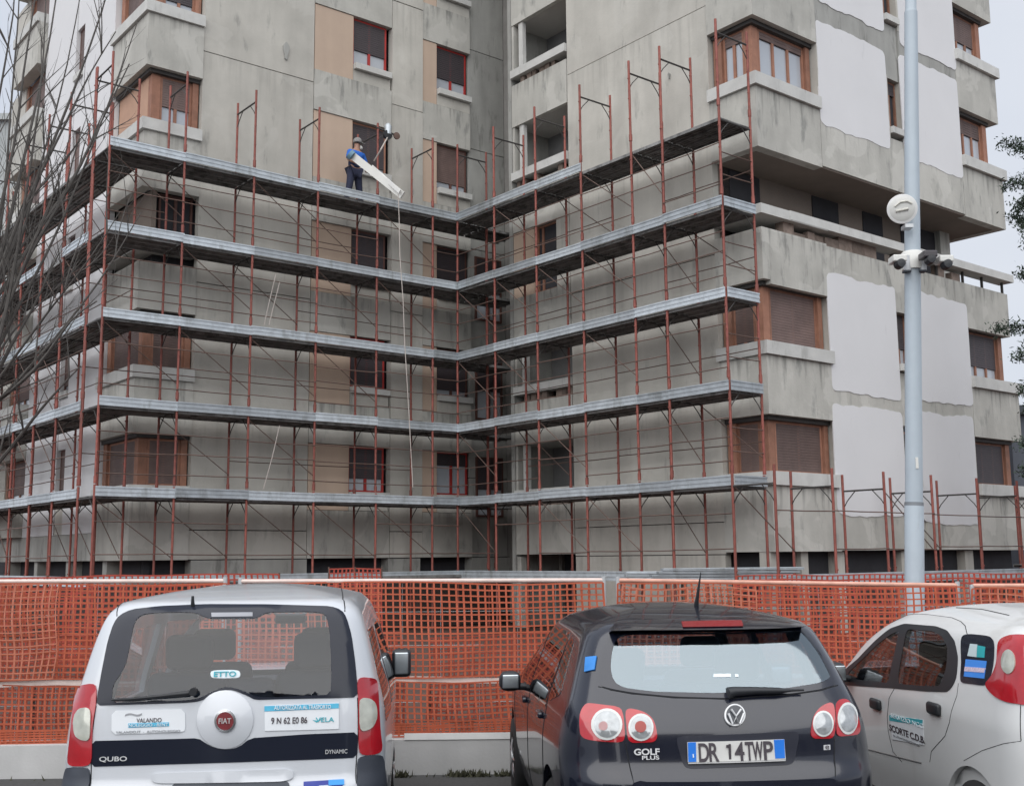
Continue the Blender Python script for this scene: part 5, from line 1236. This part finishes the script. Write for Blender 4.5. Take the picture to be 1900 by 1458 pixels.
for (x,y,Y) in tips:
    q = at(x,y,Y)-eb; s0 = Vector((0,0,max(1.5,q.z-.5))); dd = q-s0; spray(s0, dd, dd.length, 520)
for k in range(60):
    z = rnd.uniform(2,11); a = rnd.uniform(-1.3,1.3); L = (12-z)*.16+.4; spray(Vector((0,0,z)), Vector((math.cos(a),math.sin(a),rnd.uniform(-.2,.4))), L, 420)
limb.build('limbs', M_BARK, et, fix=False)
o = leaf.build('foliage', M_LEAF, et, fix=False); o['kind'] = 'stuff'
# houses far away
def house(x0,x1,Y,zb,zt,col,label,roofc=None,wins=()):
    rt = empty('house', (x0,Y,0), 0, label, 'house', 'houses beyond the building')
    mb = MB(); mb.box((0,0,0),(x1-x0,8,zt)); mb.build('wall', mat('far_wall_%d'%int(x0*10),col,.9,var=.08,streak=.08), rt)
    mb = MB(); mb.box((-.3,-.3,zt+.002),(x1-x0+.3,8.3,zt+.35)); mb.build('roof', mat('far_roof_%d'%int(x0*10),roofc or col,.8,var=.1), rt)
    for (a,b,c_,d_) in wins:
        mb = MB(); mb.box((a,-.04,b),(c_,.02,d_)); w_ = mb.build('window', M_SHUTD, rt); mb = MB(); mb.box((a-.08,-.12,b-.12),(c_+.08,.0,b-.002)); mb.build('sill', M_SILL, w_)
p = at(-60,300,60); q = at(52,226,60); house(p.x,q.x,60,0,q.z,(.36,.38,.38),'pale grey block behind the bare tree at the far left',wins=((.6,16,1.8,18),(.6,12.6,1.8,14.6)))
p = at(-40,900,46); q = at(14,868,46); house(p.x,q.x,46,0,q.z,(.28,.06,.05),'small dark red shed low at the left edge',(.2,.05,.04))
p = at(1883,900,44); q = at(1960,770,44); house(p.x,q.x,44,0,q.z,(.09,.10,.12),'dark grey building behind the right corner of the tower',(.06,.07,.08),wins=((.5,2.5,1.2,3.6),))
p = at(1898,900,52); q = at(1990,850,52); house(p.x+3,q.x+6,52,0,q.z,(.35,.34,.32),'low pale building at the far right edge')
# small weeds and crumbs along the low wall
wd = MB(); rnd = random.Random(9)
for k in range(420):
    cx = rnd.choice((-.42,-.33,-.52,-1.0,-.1,rnd.uniform(-4.5,4)))+rnd.gauss(0,.05); h = rnd.uniform(.015,.07); x, y = cx, FY-.05-rnd.random()*.1
    a = rnd.uniform(0,6.28); wd.add([(x-.012*math.cos(a),y-.012*math.sin(a),0),(x+.012*math.cos(a),y+.012*math.sin(a),0),(x+rnd.uniform(-.03,.03),y+rnd.uniform(-.03,.03),h)],[(0,1,2)])
o = wd.build('weeds', M_WEED, fix=False); tag(o,'small dry weeds and dirt along the foot of the low wall','weeds',kind='stuff')

# unseen houses added behind the camera for car glass and paint to reflect
for (x0,x1,Y,zt,col,lb) in ((-30,-6,-34,11,(.30,.28,.25),'plain beige row of houses added behind the camera for reflections, left one'),(-4,14,-38,14,(.22,.21,.20),'taller grey house added behind the camera for reflections, middle one'),(17,40,-33,9,(.33,.31,.28),'low pale house added behind the camera for reflections, right one')):
    rt = empty('house', (x0,Y,0), 0, lb, 'house', 'houses added behind the camera for reflections')
    mb = MB(); mb.box((0,-8,0),(x1-x0,0,zt)); mb.build('wall', mat('opposite_wall_%d'%x1,col,.9,var=.1), rt)
    mb = MB(); mb.box((-.4,-8.4,zt+.01),(x1-x0+.4,.4,zt+.5)); mb.build('roof', mat('opposite_roof',(.12,.06,.05),.8), rt)
    xx = 1.5
    while xx < x1-x0-2:
        z = 1.2
        while z < zt-1.5:
            mb = MB(); mb.box((xx,.0,z),(xx+1.2,.06,z+1.5)); mb.build('window', M_SHUTD, rt); z += 3
        xx += 3.2
